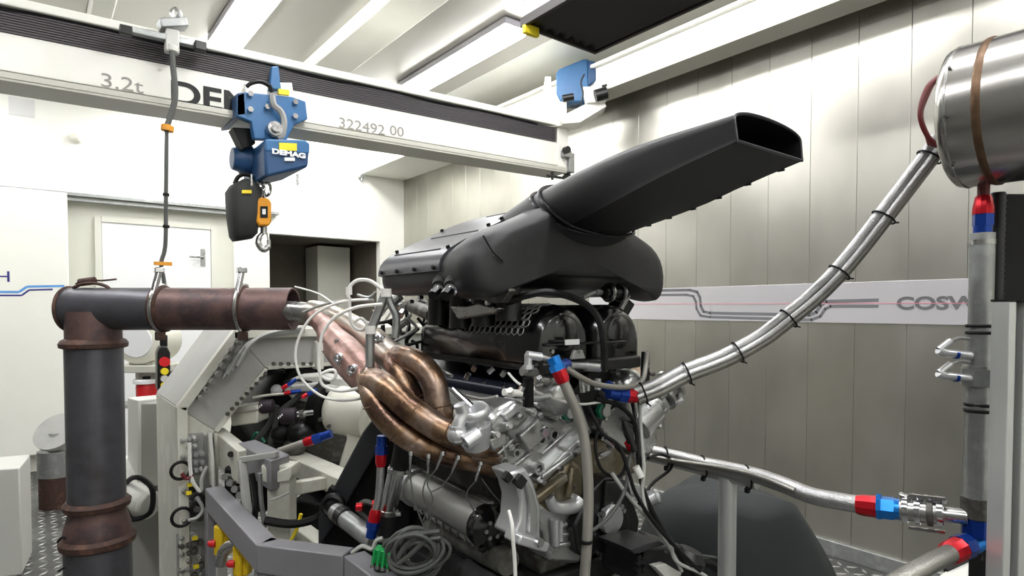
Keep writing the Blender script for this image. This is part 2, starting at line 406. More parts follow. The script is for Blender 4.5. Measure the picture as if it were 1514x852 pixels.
# ================================================================== air duct by the ceiling
dz, dx0, dx1, dy0, dy1 = 3.2, 2.12, 2.68, -.6, 2.6
du = thing('air_duct', 'grey suspended air duct with black louvred underside below the ceiling', 'air duct', ((dx0+dx1)/2, 1.0, dz))
build(B().hexa([(dx0,dy0,dz+.02),(dx1,dy0,dz+.02),(dx1,dy1,dz+.02),(dx0,dy1,dz+.02),(dx0,dy0,dz+.36),(dx1,dy0,dz+.36),(dx1,dy1,dz+.36),(dx0,dy1,dz+.36)]), 'casing', 'duct_grey', du, bev=.008)
for k in range(7):
    x = dx0+.04+k*.08
    build(B().box((x, (dy0+dy1)/2, dz+.012), (.062, dy1-dy0-.02, .012), Matrix.Rotation(.5, 3, 'Y')), 'slat', 'louvre', du, sm=0)
rim = B()
for x in (dx0, dx1): rim.box((x, (dy0+dy1)/2, dz+.005), (.02, dy1-dy0, .05))
for y in (dy0, dy1): rim.box(((dx0+dx1)/2, y, dz+.005), (dx1-dx0+.02, .02, .05))
build(rim, 'rim', 'louvre', du, bev=.003)
for x in (dx0+.08, dx1-.08):
    for y in (dy0+.2, dy1-.3): build(B().cyl((x, y, dz+.35), (x, y, ZC), .008, n=8), 'hanger_rod', 'galv', du)
build(B().box((dx0+.04, dy1-.02, dz-.035), (.1, .03, .05)), 'yellow_tag', 'label_yellow', du, bev=.004)
# ================================================================== overhead crane
def by(x): return 4.3-(x+.1)*.0615                                   # line of the bridge in plan
bd = V((1, -.0615, 0)).normalized(); bn = V((-bd.y, bd.x, 0)) ; bn = -bn if bn.y > 0 else bn    # along / towards the camera side
def bp(x, off, z): return V((x, by(x), 0))+bn*off+V((0,0,z))
xa, xb = -1.6, 3.72
cb = thing('crane_bridge', 'cream painted steel crane bridge beam with black stencilled numbers', 'crane beam', bp(1.2, 0, 2.84))
build(B().bar(bp(xa,0,2.856), bp(xb,0,2.856), .26, .03).bar(bp(xa,0,3.05), bp(xb,0,3.05), .02, .4).bar(bp(xa,.129,2.872), bp(xb,.129,2.872), .012, .034), 'lower_flange', 'crane_grey', cb, sm=0, bev=.004)
build(B().bar(bp(xa,.06,3.0), bp(xb,.06,3.0), .1, .2), 'web_cover', 'crane_white', cb, sm=0, bev=.006)
build(B().bar(bp(xa,0,3.255), bp(xb,0,3.255), .3, .05), 'top_flange', 'crane_white', cb, sm=0, bev=.008)
fs = B()
for k in range(9): fs.bar(bp(xa,.112,3.105+k*.0135), bp(xb-.12,.112,3.105+k*.0135), .012, .0095)
build(fs, 'conductor_strip', 'festoon', cb, sm=0)
w0 = [bp(x, .12, 3.222+.008*math.sin(x*7)) for x in [xa+.25*k for k in range(21)]]
build(B().wire(w0, .008), 'cable', 'black', cb)
build(B().bar(bp(xb-.1,.115,3.05), bp(xb+.02,.115,3.05), .02, .36), 'end_plate', 'crane_white', cb, bev=.004)
build(B().box(bp(xb-.02,.14,3.0), (.09,.06,.06)).box(bp(xb+.03,.14,2.93), (.06,.05,.17)), 'buffer', 'galv', cb, bev=.004)
build(B().cyl(bp(xb-.06,.17,3.02), bp(xb-.06,.22,3.02), .03), 'end_knob', 'black_satin', cb)
build(B().cyl(bp(xb-.14,.1,2.84), bp(xb-.14,.1,2.77), .012).bar(bp(xb-.2,.1,2.8), bp(xb-.0,.1,2.8), .02,.02).bar(bp(xb,.1,2.84), bp(xb+.05,.1,2.8), .03,.07), 'end_stop', 'black_satin', cb, bev=.003)
UZ = Z_
def btext(s, px, py, size, m, sx=1., y=.1125, bold=0):
    # a point on the bridge's side face under the given pixel
    r, f = ray(px, py); n = bn; k = (bp(0, y, 0)-V((0,0,0))).dot(n)/r.dot(n); o = V((0,0,H))+r*k
    return text(s, 'lettering', m, o, bd, UZ, size, cb, None, .001, sx, bold=bold)
btext('3.2t', 147, 127, .11, 'text_pale', 1.25); btext('DEMAG', 250, 151, .19, 'text_dark', 1.22, bold=.005); btext('322492', 500, 188, .1, 'text_pale', 1.15); btext('00', 576, 199, .1, 'text_pale', 1.15)
# runway on the right wall
ru = thing('crane_runway', 'long white crane runway beam running along the top of the steel wall', 'crane beam', (3.92, 2.2, 3.48))
build(B().box((3.92, 2.2, 3.5), (.22, 10.6, .03)).box((3.92, 2.2, 3.6), (.02, 10.6, .2)), 'lower_flange', 'crane_grey', ru, bev=.004)
build(B().box((3.87, 2.2, 3.62), (.06, 10.6, .2)), 'web_cover', 'crane_white', ru, bev=.006)
build(B().box((3.92, 2.2, 3.73), (.24, 10.6, .03)), 'top_flange', 'crane_white', ru, bev=.004)
for y in (-2, 1.0, 6.0): build(B().box((4.09, y, 3.6), (.14, .12, .3)), 'wall_bracket', 'crane_white', ru, bev=.006)
# end carriage with drive motor
ec = thing('crane_end_carriage', 'white end carriage with blue drive motor where bridge meets runway', 'crane carriage', (3.75, 4.0, 3.3))
q = lambda px, py, t: at(px, py, t)
tE = 5.3
def slab(pts, t, th, m, name, par, bev=.004):
    P = ats(t, *pts); return build(B().ptsprism(P, FW*th), name, m, par, bev=bev)
slab([(806,178),(806,113),(815,113),(815,150),(838,150),(838,178)], tE, .25, 'crane_white', 'side_plate', ec)
slab([(765,168),(790,152),(790,165),(840,170),(845,184),(812,188)], tE, .2, 'crane_white', 'end_bracket', ec)
slab([(826,174),(888,142),(897,157),(858,181),(832,183)], tE-.05, .2, 'crane_white', 'wheel_box', ec)
slab([(862,128),(903,128),(896,150),(868,152)], tE-.08, .12, 'crane_white', 'drive_bracket', ec)
b = B(); P = ats(tE, (822,138),(822,108),(826,102),(862,87),(870,87),(870,128),(862,150),(828,150)); b.ptsprism(P, FW*.2+RT*.06)
build(b, 'motor', 'hoist_blue', ec, bev=.012)
b = B(); P = ats(tE-.01, (870,89),(880,90),(883,118),(870,126)); b.ptsprism(P, FW*.2); build(b, 'motor_cover', 'hoist_dark_blue', ec, bev=.01)
build(B().cyl(at(848,143,tE-.08), at(832,146,tE-.08), .03, n=14), 'motor_shaft', 'black_satin', ec)
build(B().cyl(at(880,142,tE-.12), at(897,137,tE-.12), .05, n=14).wire(ats(tE-.14, (864,110),(859,122),(862,140),(856,155),(842,158)), .008).cyl(at(890,128,tE-.1), at(902,125,tE-.1), .012), 'limit_switch', 'black_satin', ec)
# ------------------------------------------------------------------ hoist
hx = 1.2
hs = thing('chain_hoist', 'blue electric chain hoist with grey chain bag hanging from the crane bridge', 'hoist', V((hx, 4.18, 2.5)))
Yh = 3.95
def hpoly(pts, Y, th, m, name, bev=.006, par=None):
    P = [onY(x, y, Y) for x, y in pts]; return build(B().ptsprism(P, V((0, th, 0))), name, m, par or hs, bev=bev)
tp = hpoly([(350,140),(362,136),(432,143),(452,150),(455,176),(436,184),(424,207),(376,205),(372,180),(350,171)], 4.0, .06, 'hoist_blue', 'trolley_plate')
for x, y in ((369,140),(369,163),(394,159),(435,152),(435,173)):
    c = onY(x, y, 4.0); build(B().cyl(c, c-Y_*.03, .018, n=6), 'bolt', 'chrome', tp)
hpoly([(362,122),(432,122),(436,150),(364,150)], 4.06, .03, 'crane_white', 'switch_plate')
hpoly([(402,98),(412,98),(416,132),(399,132)], 4.01, .05, 'hoist_blue', 'stop_arm')
hpoly([(412,131),(428,133),(428,141),(412,139)], 3.985, .02, 'label_yellow', 'yellow_label', .001)
hpoly([(350,138),(362,136),(364,170),(350,172)], 4.0, .4, 'hoist_dark_blue', 'side_plate')
c = onY(403, 193, 3.99); build(B().cyl(c, c-Y_*.06, .045, n=14).cyl(c-Y_*.06, c-Y_*.09, .03, n=8), 'trolley_motor', 'steel', hs)
build(B().wire([onY(x, y, 3.97) for x, y in ((365,128),(372,123),(385,121),(398,127),(402,136))], .013), 'hose', 'black', hs)
build(B().wire([onY(x, y, 3.95) for x, y in ((402,140),(405,155),(415,165),(420,180),(417,200),(410,205))], .02), 'conduit', 'panel_grey', hs)
hpoly([(344,188),(375,190),(378,212),(360,221)], 4.1, .12, 'black', 'wheel_guard')
# body
f0 = [onY(x, y, 3.9) for x, y in ((393,262),(456,247),(459,212),(452,208),(393,206),(391,222))]
bb = build(B().ptsprism(f0, V((.0, .5, 0))), 'body', 'hoist_dark_blue', hs, bev=.018)
f0 = [onY(x, y, 3.895) for x, y in ((392,224),(458,228),(459,212),(452,207),(393,205))]
build(B().ptsprism(f0, V((0, .47, 0))), 'body_cover', 'hoist_blue', hs, bev=.012)
f0 = [onY(x, y, 3.885) for x, y in ((413,211),(439,212),(439,223),(413,222))]; build(B().ptsprism(f0, V((0,.008,0))), 'yellow_label', 'label_yellow', hs, sm=0)
text('DEMAG', 'lettering', 'text_white', onY(402, 226.5, 3.884), X_, Z_, .042, hs, 'white block letters', .002, 1.45, bold=.002)
f0 = [onY(x, y, 3.885) for x, y in ((421,233),(436,233),(436,238),(421,238))]; build(B().ptsprism(f0, V((0,.02,0))), 'white_label', 'text_white', hs, sm=0)
c = V((1.15, 4.25, at(360, 241, 4.1).z)); build(B().lathe(c, V((-1,0,0)), [(0,.1),(.06,.1),(.08,.08),(.12,.07)], 18), 'motor_end', 'hoist_dark_blue', hs, bev=.006)
for x in (372, 440): 
    p0 = onY(x, 258, 3.98); build(B().cyl(p0, p0-Z_*.07, .008, n=8), 'eye_pin', 'steel', hs)
# chain bag: flattened sack tapering up
sec = []
for (xl, yl, xr, yr, d) in ((357,266,371,267,.05),(341,274,380,275,.1),(335,283,384,284,.12),(337,320,381,318,.12),(341,350,378,346,.1),(345,357,372,353,.06)):
    a, b_ = onY(xl, yl, 4.15), onY(xr, yr, 4.15); c = (a+b_)/2; h = (b_-a)/2; rg = []
    for k in range(16):
        t = 2*math.pi*k/16; ct, st = math.cos(t), math.sin(t)
        e = lambda v: math.copysign(abs(v)**.6, v)
        rg.append(c+h*e(ct)+Y_*d*e(st))
    sec.append(rg)
cbg = build(B().loft(sec), 'chain_bag', 'chain_bag', hs, sm=50)
build(B().wire([onY(x, y, 4.15) for x, y in ((347,272),(352,262),(362,258),(372,262),(376,274))], .014), 'bag_strap', 'black', hs)
f0 = [onY(x, y, 4.02) for x, y in ((358,281),(372,281),(372,286),(358,286))]; build(B().ptsprism(f0, V((0,.01,0))), 'bag_label', 'label_yellow', hs, sm=0)
# chain, hook block and hook
b = B(); ctop = onY(388, 262, 4.1); cbot = onY(390, 294, 4.1)
for k in range(7):
    c = ctop.lerp(cbot, (k+.5)/7); u = X_ if k % 2 else Y_
    b.tube([c+(u*math.cos(2*math.pi*j/10)*.013+Z_*math.sin(2*math.pi*j/10)*.022) for j in range(10)], .005, 6, True)
build(b, 'chain', 'chrome', hs)
build(B().wire([onY(x, y, 4.1) for x, y in ((380,270),(388,272),(396,271),(400,277),(397,288),(388,290),(382,284))], .01), 'chain_guide', 'steel', hs)
hb = hpoly([(379,296),(384,292),(398,293),(402,300),(402,327),(398,334),(384,334),(379,328)], 4.04, .13, 'hook_yellow', 'hook_block', .012)
hpoly([(385,305),(396,305),(396,322),(385,322)], 4.035, .01, 'black', 'load_label', .001)
hpoly([(388,309),(393,309),(393,317),(388,317)], 4.032, .006, 'text_white', 'load_mark', .0005)
build(B().cyl(onY(390,333,4.1), onY(390,346,4.1), .02).tube(cr([onY(x, y, 4.1) for x, y in ((390,343),(384,350),(382,359),(386,367),(392,369),(397,363),(397,354))], 6), [.012]*6+[.017]*6+[.02]*6+[.02]*6+[.018]*6+[.012]*6+[.006], 10), 'hook', 'steel', hs)
build(B().cyl(onY(395,345,4.1), onY(397,358,4.1), .006), 'safety_latch', 'chrome', hs)
# ------------------------------------------------------------------ pendant control with trolley and cable
pc = thing('pendant_trolley', 'small grey cable trolley on a rail above the crane bridge', 'trolley', at(255, 60, 3.85))
b = B(); Yt = 4.02
build(B().bar(onY(183,43,Yt), onY(306,70,Yt), .05, .035), 'rail', 'galv', pc, bev=.004)
for q_ in ((186,46),(296,69)): build(B().box(onY(*q_,Yt-.03), (.06,.05,.05)), 'rail_end', 'black_satin', pc, bev=.004)
build(B().bar(onY(235,38,Yt), onY(275,36,Yt), .1, .05).bar(onY(262,22,Yt), onY(274,40,Yt), .06, .02).bar(onY(240,28,Yt),onY(250,44,Yt),.05,.03), 'carriage', 'galv', pc, bev=.006)
build(B().tube(cr([onY(x, y, Yt) for x, y in ((256,28),(254,18),(260,13),(266,20),(262,30))], 5), .012, 8), 'hanger_hook', 'steel', pc)
build(B().box(onY(254,62,Yt), (.07,.06,.13)).cyl(onY(254,68,Yt), onY(254,78,Yt), .04), 'cable_clamp', 'grey_box', pc, bev=.006)
pd = thing('pendant_control', 'black pendant control with red button hanging on a long cable', 'pendant control', at(244, 576, 3.9))
Yp = 4.0
build(B().wire([onY(x, y, Yp) for x, y in ((254,74),(256,100),(259,130),(258,150),(252,172),(247,186))], .016, 8).cyl(onY(246.5,192,Yp), onY(245.5,286,Yp), .011, n=8).wire([onY(x, y, Yp) for x, y in ((245.5,286),(245,350),(243,372),(239,385),(239,398),(242,412),(244,440),(242,485),(242,512))], .011, 8), 'cable', 'grey_cable', pd)
build(B().cyl(onY(248,186,Yp), onY(247,194,Yp), .034, n=14), 'strain_relief', 'hook_yellow', pd)
for y in (288, 335): build(B().cyl(onY(245.5,y-2,Yp), onY(245.5,y+2,Yp), .017, n=10), 'cable_tie', 'black', pd)
build(B().box(onY(241,390,Yp-.02), (.09,.02,.02)), 'cable_tag', 'hook_yellow', pd)
build(B().ptsprism([onY(x, y, Yp-.05) for x, y in ((237,512),(247,512),(252,522),(252,574),(248,580),(236,580),(233,574),(233,522))], Y_*.09).cyl(onY(242,495,Yp),onY(242,514,Yp),.02), 'handset', 'black_satin', pd, bev=.008)
for y, m in ((535,'red'),(549,'label_yellow'),(560,'grey_box'),(570,'label_yellow')):
    c = onY(243, y, Yp-.05); build(B().cyl(c+Y_*.005, c-Y_*.018, .028 if m == 'red' else .02, n=14), 'button', m, pd)
# ================================================================== exhaust extraction pipe (left)
tp_ = 2.15
ex = thing('exhaust_pipe', 'large rusty steel exhaust pipe bending down to the floor', 'exhaust pipe', V((at(141,600,tp_).x, at(141,600,tp_).y, 0)))
pv = at(141, 600, tp_); pv = V((pv.x, pv.y, 0))
def vz(py): return at(141, py, tp_).z
hz = at(300, 457, tp_).z; RH = .075; RV = .089
def hp_(px): p = at(px, 457, tp_); return V((p.x, p.y, hz))
build(B().cyl(pv+Z_*vz(742), pv+Z_*vz(512), RV, n=32), 'riser', 'pipe_grey', ex)
build(B().cyl(pv+Z_*vz(514), pv+Z_*(hz-.01), RV*.97, n=32), 'elbow_collar', 'pipe_rust', ex)
build(B().lathe(hp_(99), RT, [(-.008,RH*.5),(-.004,RH*.8),(.002,RH*.94),(.012,RH),((hp_(240)-hp_(99)).length,RH)], 32), 'cross_pipe', 'pipe_grey', ex)
build(B().tube([hp_(103)+(FW*math.cos(t)+Z_*math.sin(t))*(RH+.001) for t in [2*math.pi*k/32 for k in range(32)]], .0055, 8, True), 'end_rim', 'rust', ex)
build(B().pipe([hp_(239), hp_(434)], RH, RH-.006, 32), 'cross_pipe_end', 'pipe_rust', ex)
build(B().lathe(pv+Z_*(vz(515)), Z_, [(0,RV+.004),(.004,RV+.014),(.018,RV+.016),(.03,RV+.008),(.034,RV)], 32), 'flange', 'rust', ex)
build(B().lathe(pv+Z_*(vz(752)), Z_, [(0,RV),(.006,RV+.012),(.024,RV+.016),(.036,RV+.004)], 32), 'flange', 'rust', ex)
build(B().lathe(pv+Z_*(vz(798)), Z_, [(0,.104),(.03,.106),(.06,.1),(.1,RV),(.115,RV)], 32), 'cone', 'pipe_rust', ex)
build(B().lathe(pv+Z_*(vz(806)), Z_, [(0,.104),(.008,.116),(.028,.118),(.04,.106)], 32), 'flange', 'rust', ex)
build(B().cyl(pv+Z_*.0, pv+Z_*(vz(804)), .104, n=32), 'lower_riser', 'pipe_grey', ex)
build(B().lathe(pv, Z_, [(0,.18),(.015,.18),(.016,.1)], 32), 'floor_flange', 'rust', ex)
build(B().lathe(hp_(233), RT, [(0,RH),(.004,RH+.007),(.03,RH+.007),(.034,RH)], 32), 'band', 'rust', ex)
build(B().lathe(hp_(356), RT, [(0,RH),(.003,RH+.005),(.022,RH+.005),(.025,RH)], 32), 'band', 'rust', ex)
for px in (241, 362):
    cl = B(); c = hp_(px)
    cl.tube([c+(-FW*math.cos(th)+Z_*math.sin(th))*(RH+.01) for th in [math.radians(-75+10*k) for k in range(19)]], .006, 6)
    k = build(cl, 'clamp', 'steel', ex)
    top = c+Z_*(RH+.006)-FW*.02
    build(B().bar(top-Z_*.035-FW*.04, top+Z_*.05, .022, .014, RT).box(top+Z_*.055, (.03,.03,.02)), 'latch', 'chrome', k, bev=.003)
    build(B().box(c-Z_*(RH+.02)-FW*.02, (.03,.03,.03)), 'clamp_bolt', 'rust', k, bev=.003)
sp = at(135, 418, tp_)
build(B().wire(ats(tp_-.02, (108,426),(122,420),(140,419),(158,424),(164,432)), .006).wire(ats(tp_, (112,420),(130,414),(150,415),(172,413)), .0035).cyl(at(118,418,tp_), at(140,415,tp_), .014, n=10), 'spring_wire', 'rust', ex)
build(B().wire(ats(tp_-.1, (82+3,802),(92,795),(97,797)), .004).wire(ats(tp_-.1, (86,845),(95,840)), .004), 'stray_wire', 'black', ex)
# ------------------------------------------------------------------ capped stub on the floor
cs = thing('capped_floor_pipe', 'short brown floor pipe with a tilted round grey lid', 'floor pipe', onZ(86, 748, 0))
c0 = V(ORG[cs]); sc = .13
build(B().cyl(c0, c0+Z_*.26, sc, n=28), 'stub', 'rust', cs)
build(B().cyl(c0+Z_*.26, c0+Z_*.47, sc+.005, n=28), 'collar', 'galv', cs)
lc = c0+Z_*.62; nd = V((-.7*FW.x-.0, -.7*FW.y, .6)).normalized()
build(B().cyl(lc-nd*.015, lc+nd*.015, .17, n=36).cyl(c0+Z_*.47, lc-nd*.015, .06, n=12), 'lid', 'frame_grey', cs)
# ------------------------------------------------------------------ grey plinth cabinet, far left
p0 = at(29, 700, 3.72); zt = at(5, 692, 3.72).z
build(B().hexa([V((p0.x-.8,p0.y+.25,0)),V((p0.x,p0.y,0)),V((p0.x+.05,p0.y+.4,0)),V((p0.x-.75,p0.y+.6,0)),V((p0.x-.8,p0.y+.25,zt)),V((p0.x,p0.y,zt)),V((p0.x+.05,p0.y+.4,zt)),V((p0.x-.75,p0.y+.6,zt))]), 'low_cabinet', 'grey_box', None, 'low plain light grey cabinet in front of the sliding door', 'cabinet', bev=.008)
# ------------------------------------------------------------------ cart, tank and jar behind the exhaust pipe
tC = 5.0
cz = at(200, 541, tC).z; cc = at(200, 541, tC)
ct = thing('equipment_cart', 'white metal equipment cart behind the exhaust pipe', 'cart', V((cc.x, cc.y, 0)))
def cbx(r, f, z, sr, sf, sz): return B().box(V((cc.x,cc.y,0))+RT*r+FW*f+Z_*z, (sr,sf,sz), Matrix.Rotation(-YAW, 3, 'Z'))
build(cbx(0,.2,cz-.03,.46,.4,.06), 'top_shelf', 'frame_white', ct, bev=.006)
build(cbx(0,.2,cz-.34,.44,.38,.03), 'shelf', 'frame_grey', ct, bev=.004)
build(cbx(0,.2,.15,.44,.38,.03), 'shelf', 'frame_grey', ct, bev=.004)
build(cbx(0,.385,cz/2,.44,.01,cz-.05), 'back_panel', 'grey_box', ct)
for r in (-.21,.21):
    for f in (.02,.38): build(cbx(r,f,(cz-.05)/2,.035,.035,cz-.06), 'leg', 'frame_white', ct, bev=.004)
tk = thing('round_tank', 'cream round tank lying on the white cart', 'tank', V((cc.x,cc.y,cz))+FW*.2)
tc_ = V((cc.x,cc.y,cz+.2))+FW*.02
build(B().lathe(tc_, FW, [(0,.16),(.02,.19),(.35,.19),(.37,.16)], 32), 'drum', 'cream_part', tk)
build(B().lathe(tc_-FW*.012, FW, [(0,.13),(.01,.135),(.013,.135)], 32), 'end_cover', 'white_door', tk)
build(B().box(V((cc.x,cc.y,cz+.014))+FW*.2, (.2,.25,.028), Matrix.Rotation(-YAW,3,'Z')), 'cradle', 'frame_white', tk)
jb = V((cc.x,cc.y,cz-.325))+RT*.03+FW*.1
jr = thing('red_jar', 'red jar with a wide white lid on the cart shelf', 'jar', jb)
build(B().lathe(jb, Z_, [(0,.075),(.14,.08),(.17,.07)], 24), 'jar_body', 'red', jr)
build(B().lathe(jb+Z_*.17, Z_, [(0,.1),(.025,.1),(.035,.09)], 24), 'lid', 'white_door', jr)
build(B().cyl(jb+Z_*.205, jb+Z_*.225, .03), 'knob', 'black', jr)
# ------------------------------------------------------------------ grey electrical box beside the frame + flexible duct
tG = 3.0
g = lambda x, y, t=tG: at(x, y, t)
eb = thing('electrical_box', 'tall grey steel electrical box between exhaust pipe and test frame', 'electrical box', V((g(215,600).x, g(215,600).y, 0)))
P = [g(203,720),g(238,720),g(238,596),g(203,596)]
build(B().ptsprism(P, FW*.25-RT*.02), 'front_box', 'grey_side', eb, bev=.008)
P = [g(189,712,3.25),g(204,722,2.99),g(204,592,2.99),g(189,588,3.25)]
build(B().ptsprism(P, RT*.1+FW*.1), 'side_door', 'grey_box', eb, bev=.006)
P = [g(186,760,3.3),g(240,760,2.95)]; zb = g(200,752).z
build(B().ptsprism([V((p.x,p.y,0)) for p in (g(185,700,3.1),g(240,700,2.98),g(240,700,3.4),g(185,700,3.5))], Z_*zb), 'pedestal', 'grey_side', eb, bev=.008)
build(B().box(g(222,735)+FW*.15, (.12,.12,.14), Matrix.Rotation(-YAW,3,'Z')), 'neck', 'galv', eb)
fl = B(); pth = cr(ats(2.9, (184,690,3.3),(188,712,3.1),(196,730,3.0),(208,742,2.9),(224,748,2.88)), 14); rs = [.062+.006*(k % 2) for k in range(len(pth))]
build(fl.tube(pth, rs, 16), 'flexible_duct', 'flex', None, 'white ribbed flexible hose beside the grey electrical box', 'hose')
build(B().wire(ats(2.82, (178,742,3.2),(186,716,3.0),(200,706),(216,712),(226,728),(222,758),(196,768),(184,752)), .012), 'cable_loop', 'black', None, 'thick black cable looped around the ribbed white hose', 'cable')
# ================================================================== portal frame of the test bed
YPf, YPb = 2.56, 3.05
pf = thing('portal_frame', 'white and grey steel portal frame around the dynamometer', 'test frame', V((1.1, 2.8, 0)))
def fy(px, py, Y=YPf): return onY(px, py, Y)
def zat(py, px=290): return fy(px, py).z
xl0 = fy(262,640).x; xl1 = fy(322,640).x
outer = [V((xl0,0,0)), V((xl0,0,zat(602,262))), V((fy(345,488).x,0,fy(345,488).z)), V((1.86,0,fy(345,488).z)), V((2.02,0,zat(602,262))), V((2.02,0,0))]
inner = [V((xl1,0,0)), V((xl1,0,zat(640,322))), V((fy(396,547).x,0,fy(396,547).z)), V((1.72,0,fy(396,547).z)), V((1.82,0,zat(640,322))), V((1.82,0,0))]
def quadplate(a, b, c, d, y0, y1, m, name, par, bev=.004):
    P = [V((p.x, y0, p.z)) for p in (a, b, c, d)]; return build(B().ptsprism(P, Y_*(y1-y0)), name, m, par, bev=bev)
names = ['column', 'knee', 'cross_beam', 'knee', 'column']
for i in range(5):
    quadplate(outer[i], outer[i+1], inner[i+1], inner[i], YPf+.02, YPb, 'frame_white' if i in (0,4) else 'frame_grey', names[i], pf)
for i in range(5):                                     # bright outer edge lip and inner lip
    o0, o1 = outer[i], outer[i+1]; d = (o1-o0).normalized(); n = V((d.z,0,-d.x))
    quadplate(o0, o1, o1+n*.035, o0+n*.035, YPf-.01, YPf+.03, 'frame_white', 'edge_lip', pf, .003)
    o0, o1 = inner[i], inner[i+1]; n = V((-d.z,0,d.x))
    quadplate(o0, o1, o1+n*.014, o0+n*.014, YPf-.005, YPf+.03, 'frame_white', 'edge_lip', pf, .003)
build(B().box(((xl0+xl1)/2+.01, YPf+.016, zat(646)/2), (xl1-xl0-.055, .03, zat(646))), 'face_plate', 'panel_grey', pf, bev=.003)
# connectors in a row up the knee, bolts along the inner edge
ck = fy(268,640); 
for k in range(8):
    f = k/7; p = fy(296+(350-296)*f, 587+(505-587)*f, YPf)
    build(B().cyl(p+Y_*.02, p-Y_*.035, .013, n=10).cyl(p-Y_*.035, p-Y_*.05, .009, n=10), 'connector', 'steel', pf)
for k in range(9):
    f = k/8; p = fy(336+(392-336)*f, 612+(552-612)*f, YPf); bolt(pf, p, -Y_, .008, .012, 'alu_dark')
for k in range(7):
    p = fy(404+11*k, 538, YPf); bolt(pf, p, -Y_, .008, .012, 'alu_dark')
build(B().box((fy(470,525).x, YPf, fy(470,525).z), (.03,.06,.12)), 'stiffener', 'frame_white', pf, bev=.003)
# hoses laid over the knee
for k in range(4):
    build(B().wire([fy(x, y, YPf-.02-.006*k) for x, y in ((330+7*k,560-6*k),(352+5*k,522-3*k),(378+4*k,502-2*k),(420,494-2*k),(450,490-2*k))], .007), 'hose', 'grey_wire' if k % 2 else 'galv', pf)
# connector panels on the column face
def cpanel(x0, y0, x1, y1, nx, ny, name, ms):
    a, b = fy(x0, y0), fy(x1, y1); pl = build(B().box(((a.x+b.x)/2, YPf+.012, (a.z+b.z)/2), (b.x-a.x, .03, a.z-b.z)), name, 'panel_grey', pf, bev=.003)
    for i in range(nx):
        for j in range(ny):
            if random.random() < .15: continue
            p = V((a.x+(b.x-a.x)*(i+.6)/nx, YPf-.003, a.z+(b.z-a.z)*(j+.5)/ny)); r = .008+.003*random.random()
            build(B().lathe(p+Y_*.004, -Y_, [(0,r*1.4),(.006,r*1.4),(.007,r),(.022,r),(.023,r*.6),(.025,r*.6)], 10), 'connector', random.choice(ms), pl)
    return pl
cpanel(263,645,302,700,4,5,'connector_panel',['steel','panel_grey','galv']); cpanel(262,790,300,852,4,6,'connector_panel',['steel','alu_dark','galv'])
cpanel(264,715,300,775,3,3,'connector_panel',['steel','black','alu_dark'])
for x, y, r in ((267,696,.032),(269,765,.034),(292,752,.022)):
    p = fy(x, y, YPf-.035); build(B().tube([p+(X_*math.cos(t)+Z_*math.sin(t))*r for t in [2*math.pi*k/20 for k in range(20)]], .006, 8, True), 'coiled_lead', 'black', pf)
for pts, m in ((((280,655),(281,690),(285,712),(296,728)),'white_wire'),(((306,690),(298,708),(298,725)),'grey_wire'),(((310,640),(314,680),(316,720)),'white_wire'),(((290,735),(300,752),(292,765),(278,770)),'grey_wire'),(((268,700),(276,708),(285,702)),'dark_red_hose'),(((282,740),(290,730),(300,735),(304,750)),'black')):
    build(B().wire([fy(x, y, YPf-.05) for x, y in pts], .007), 'lead', m, pf)
for x, y in ((281,717),(279,729),(290,838),(288,796)):
    p = fy(x, y, YPf-.03); build(B().box(p, (.018,.014,.012)), 'yellow_tag', 'label_yellow', pf)
build(B().ptsprism([fy(x, y, YPf-.03) for x, y in ((308,640),(314,640),(318,718),(311,718))], Y_*.02), 'cable_tray', 'frame_white', pf)
# yellow solenoid blocks under the rail
for k, (x0, y0) in enumerate(((315,778),(343,808))):
    t = 2.05-.1*k
    s = thing('solenoid_valve', ('yellow valve block with red cap beside the connector column', 'yellow valve block with red cap under the bend of the grey rail')[k], 'valve', at(x0+10, y0+46, t))
    build(B().ptsprism(ats(t, (x0,y0),(x0+14,y0+4),(x0+14,y0+48),(x0,y0+44)), FW*.05), 'block', 'yellow', s, bev=.006)
    build(B().ptsprism(ats(t+.01, (x0+14,y0+6),(x0+24,y0+12),(x0+24,y0+44),(x0+14,y0+46)), FW*.04), 'coil', 'yellow', s, bev=.006)
    c = at(x0-3, y0+26, t); build(B().cyl(c, c+RT*.016, .012).sphere(c, .012), 'red_cap', 'red', s)
    build(B().bar(at(x0+8, y0+46, t)+FW*.02, V((at(x0+8,y0,t).x, at(x0+8,y0,t).y, 0))+FW*.02, .03, .03, X_), 'bracket_post', 'frame_grey', s)
# ================================================================== dynamometer inside the frame
dy = thing('dynamometer', 'dynamometer with white shaft guard and white steel base frame', 'dynamometer', V((1.1, 2.6, 0)))
zc = 1.15; XC = 1.10
build(B().lathe((XC, 2.72, zc), Y_, [(0,.3),(.03,.32),(.5,.32),(.54,.3)], 40), 'stator', 'black_satin', dy)
build(B().lathe((XC, 2.66, zc), Y_, [(0,.2),(.02,.215),(.08,.215)], 36), 'end_bell', 'alu_dark', dy)
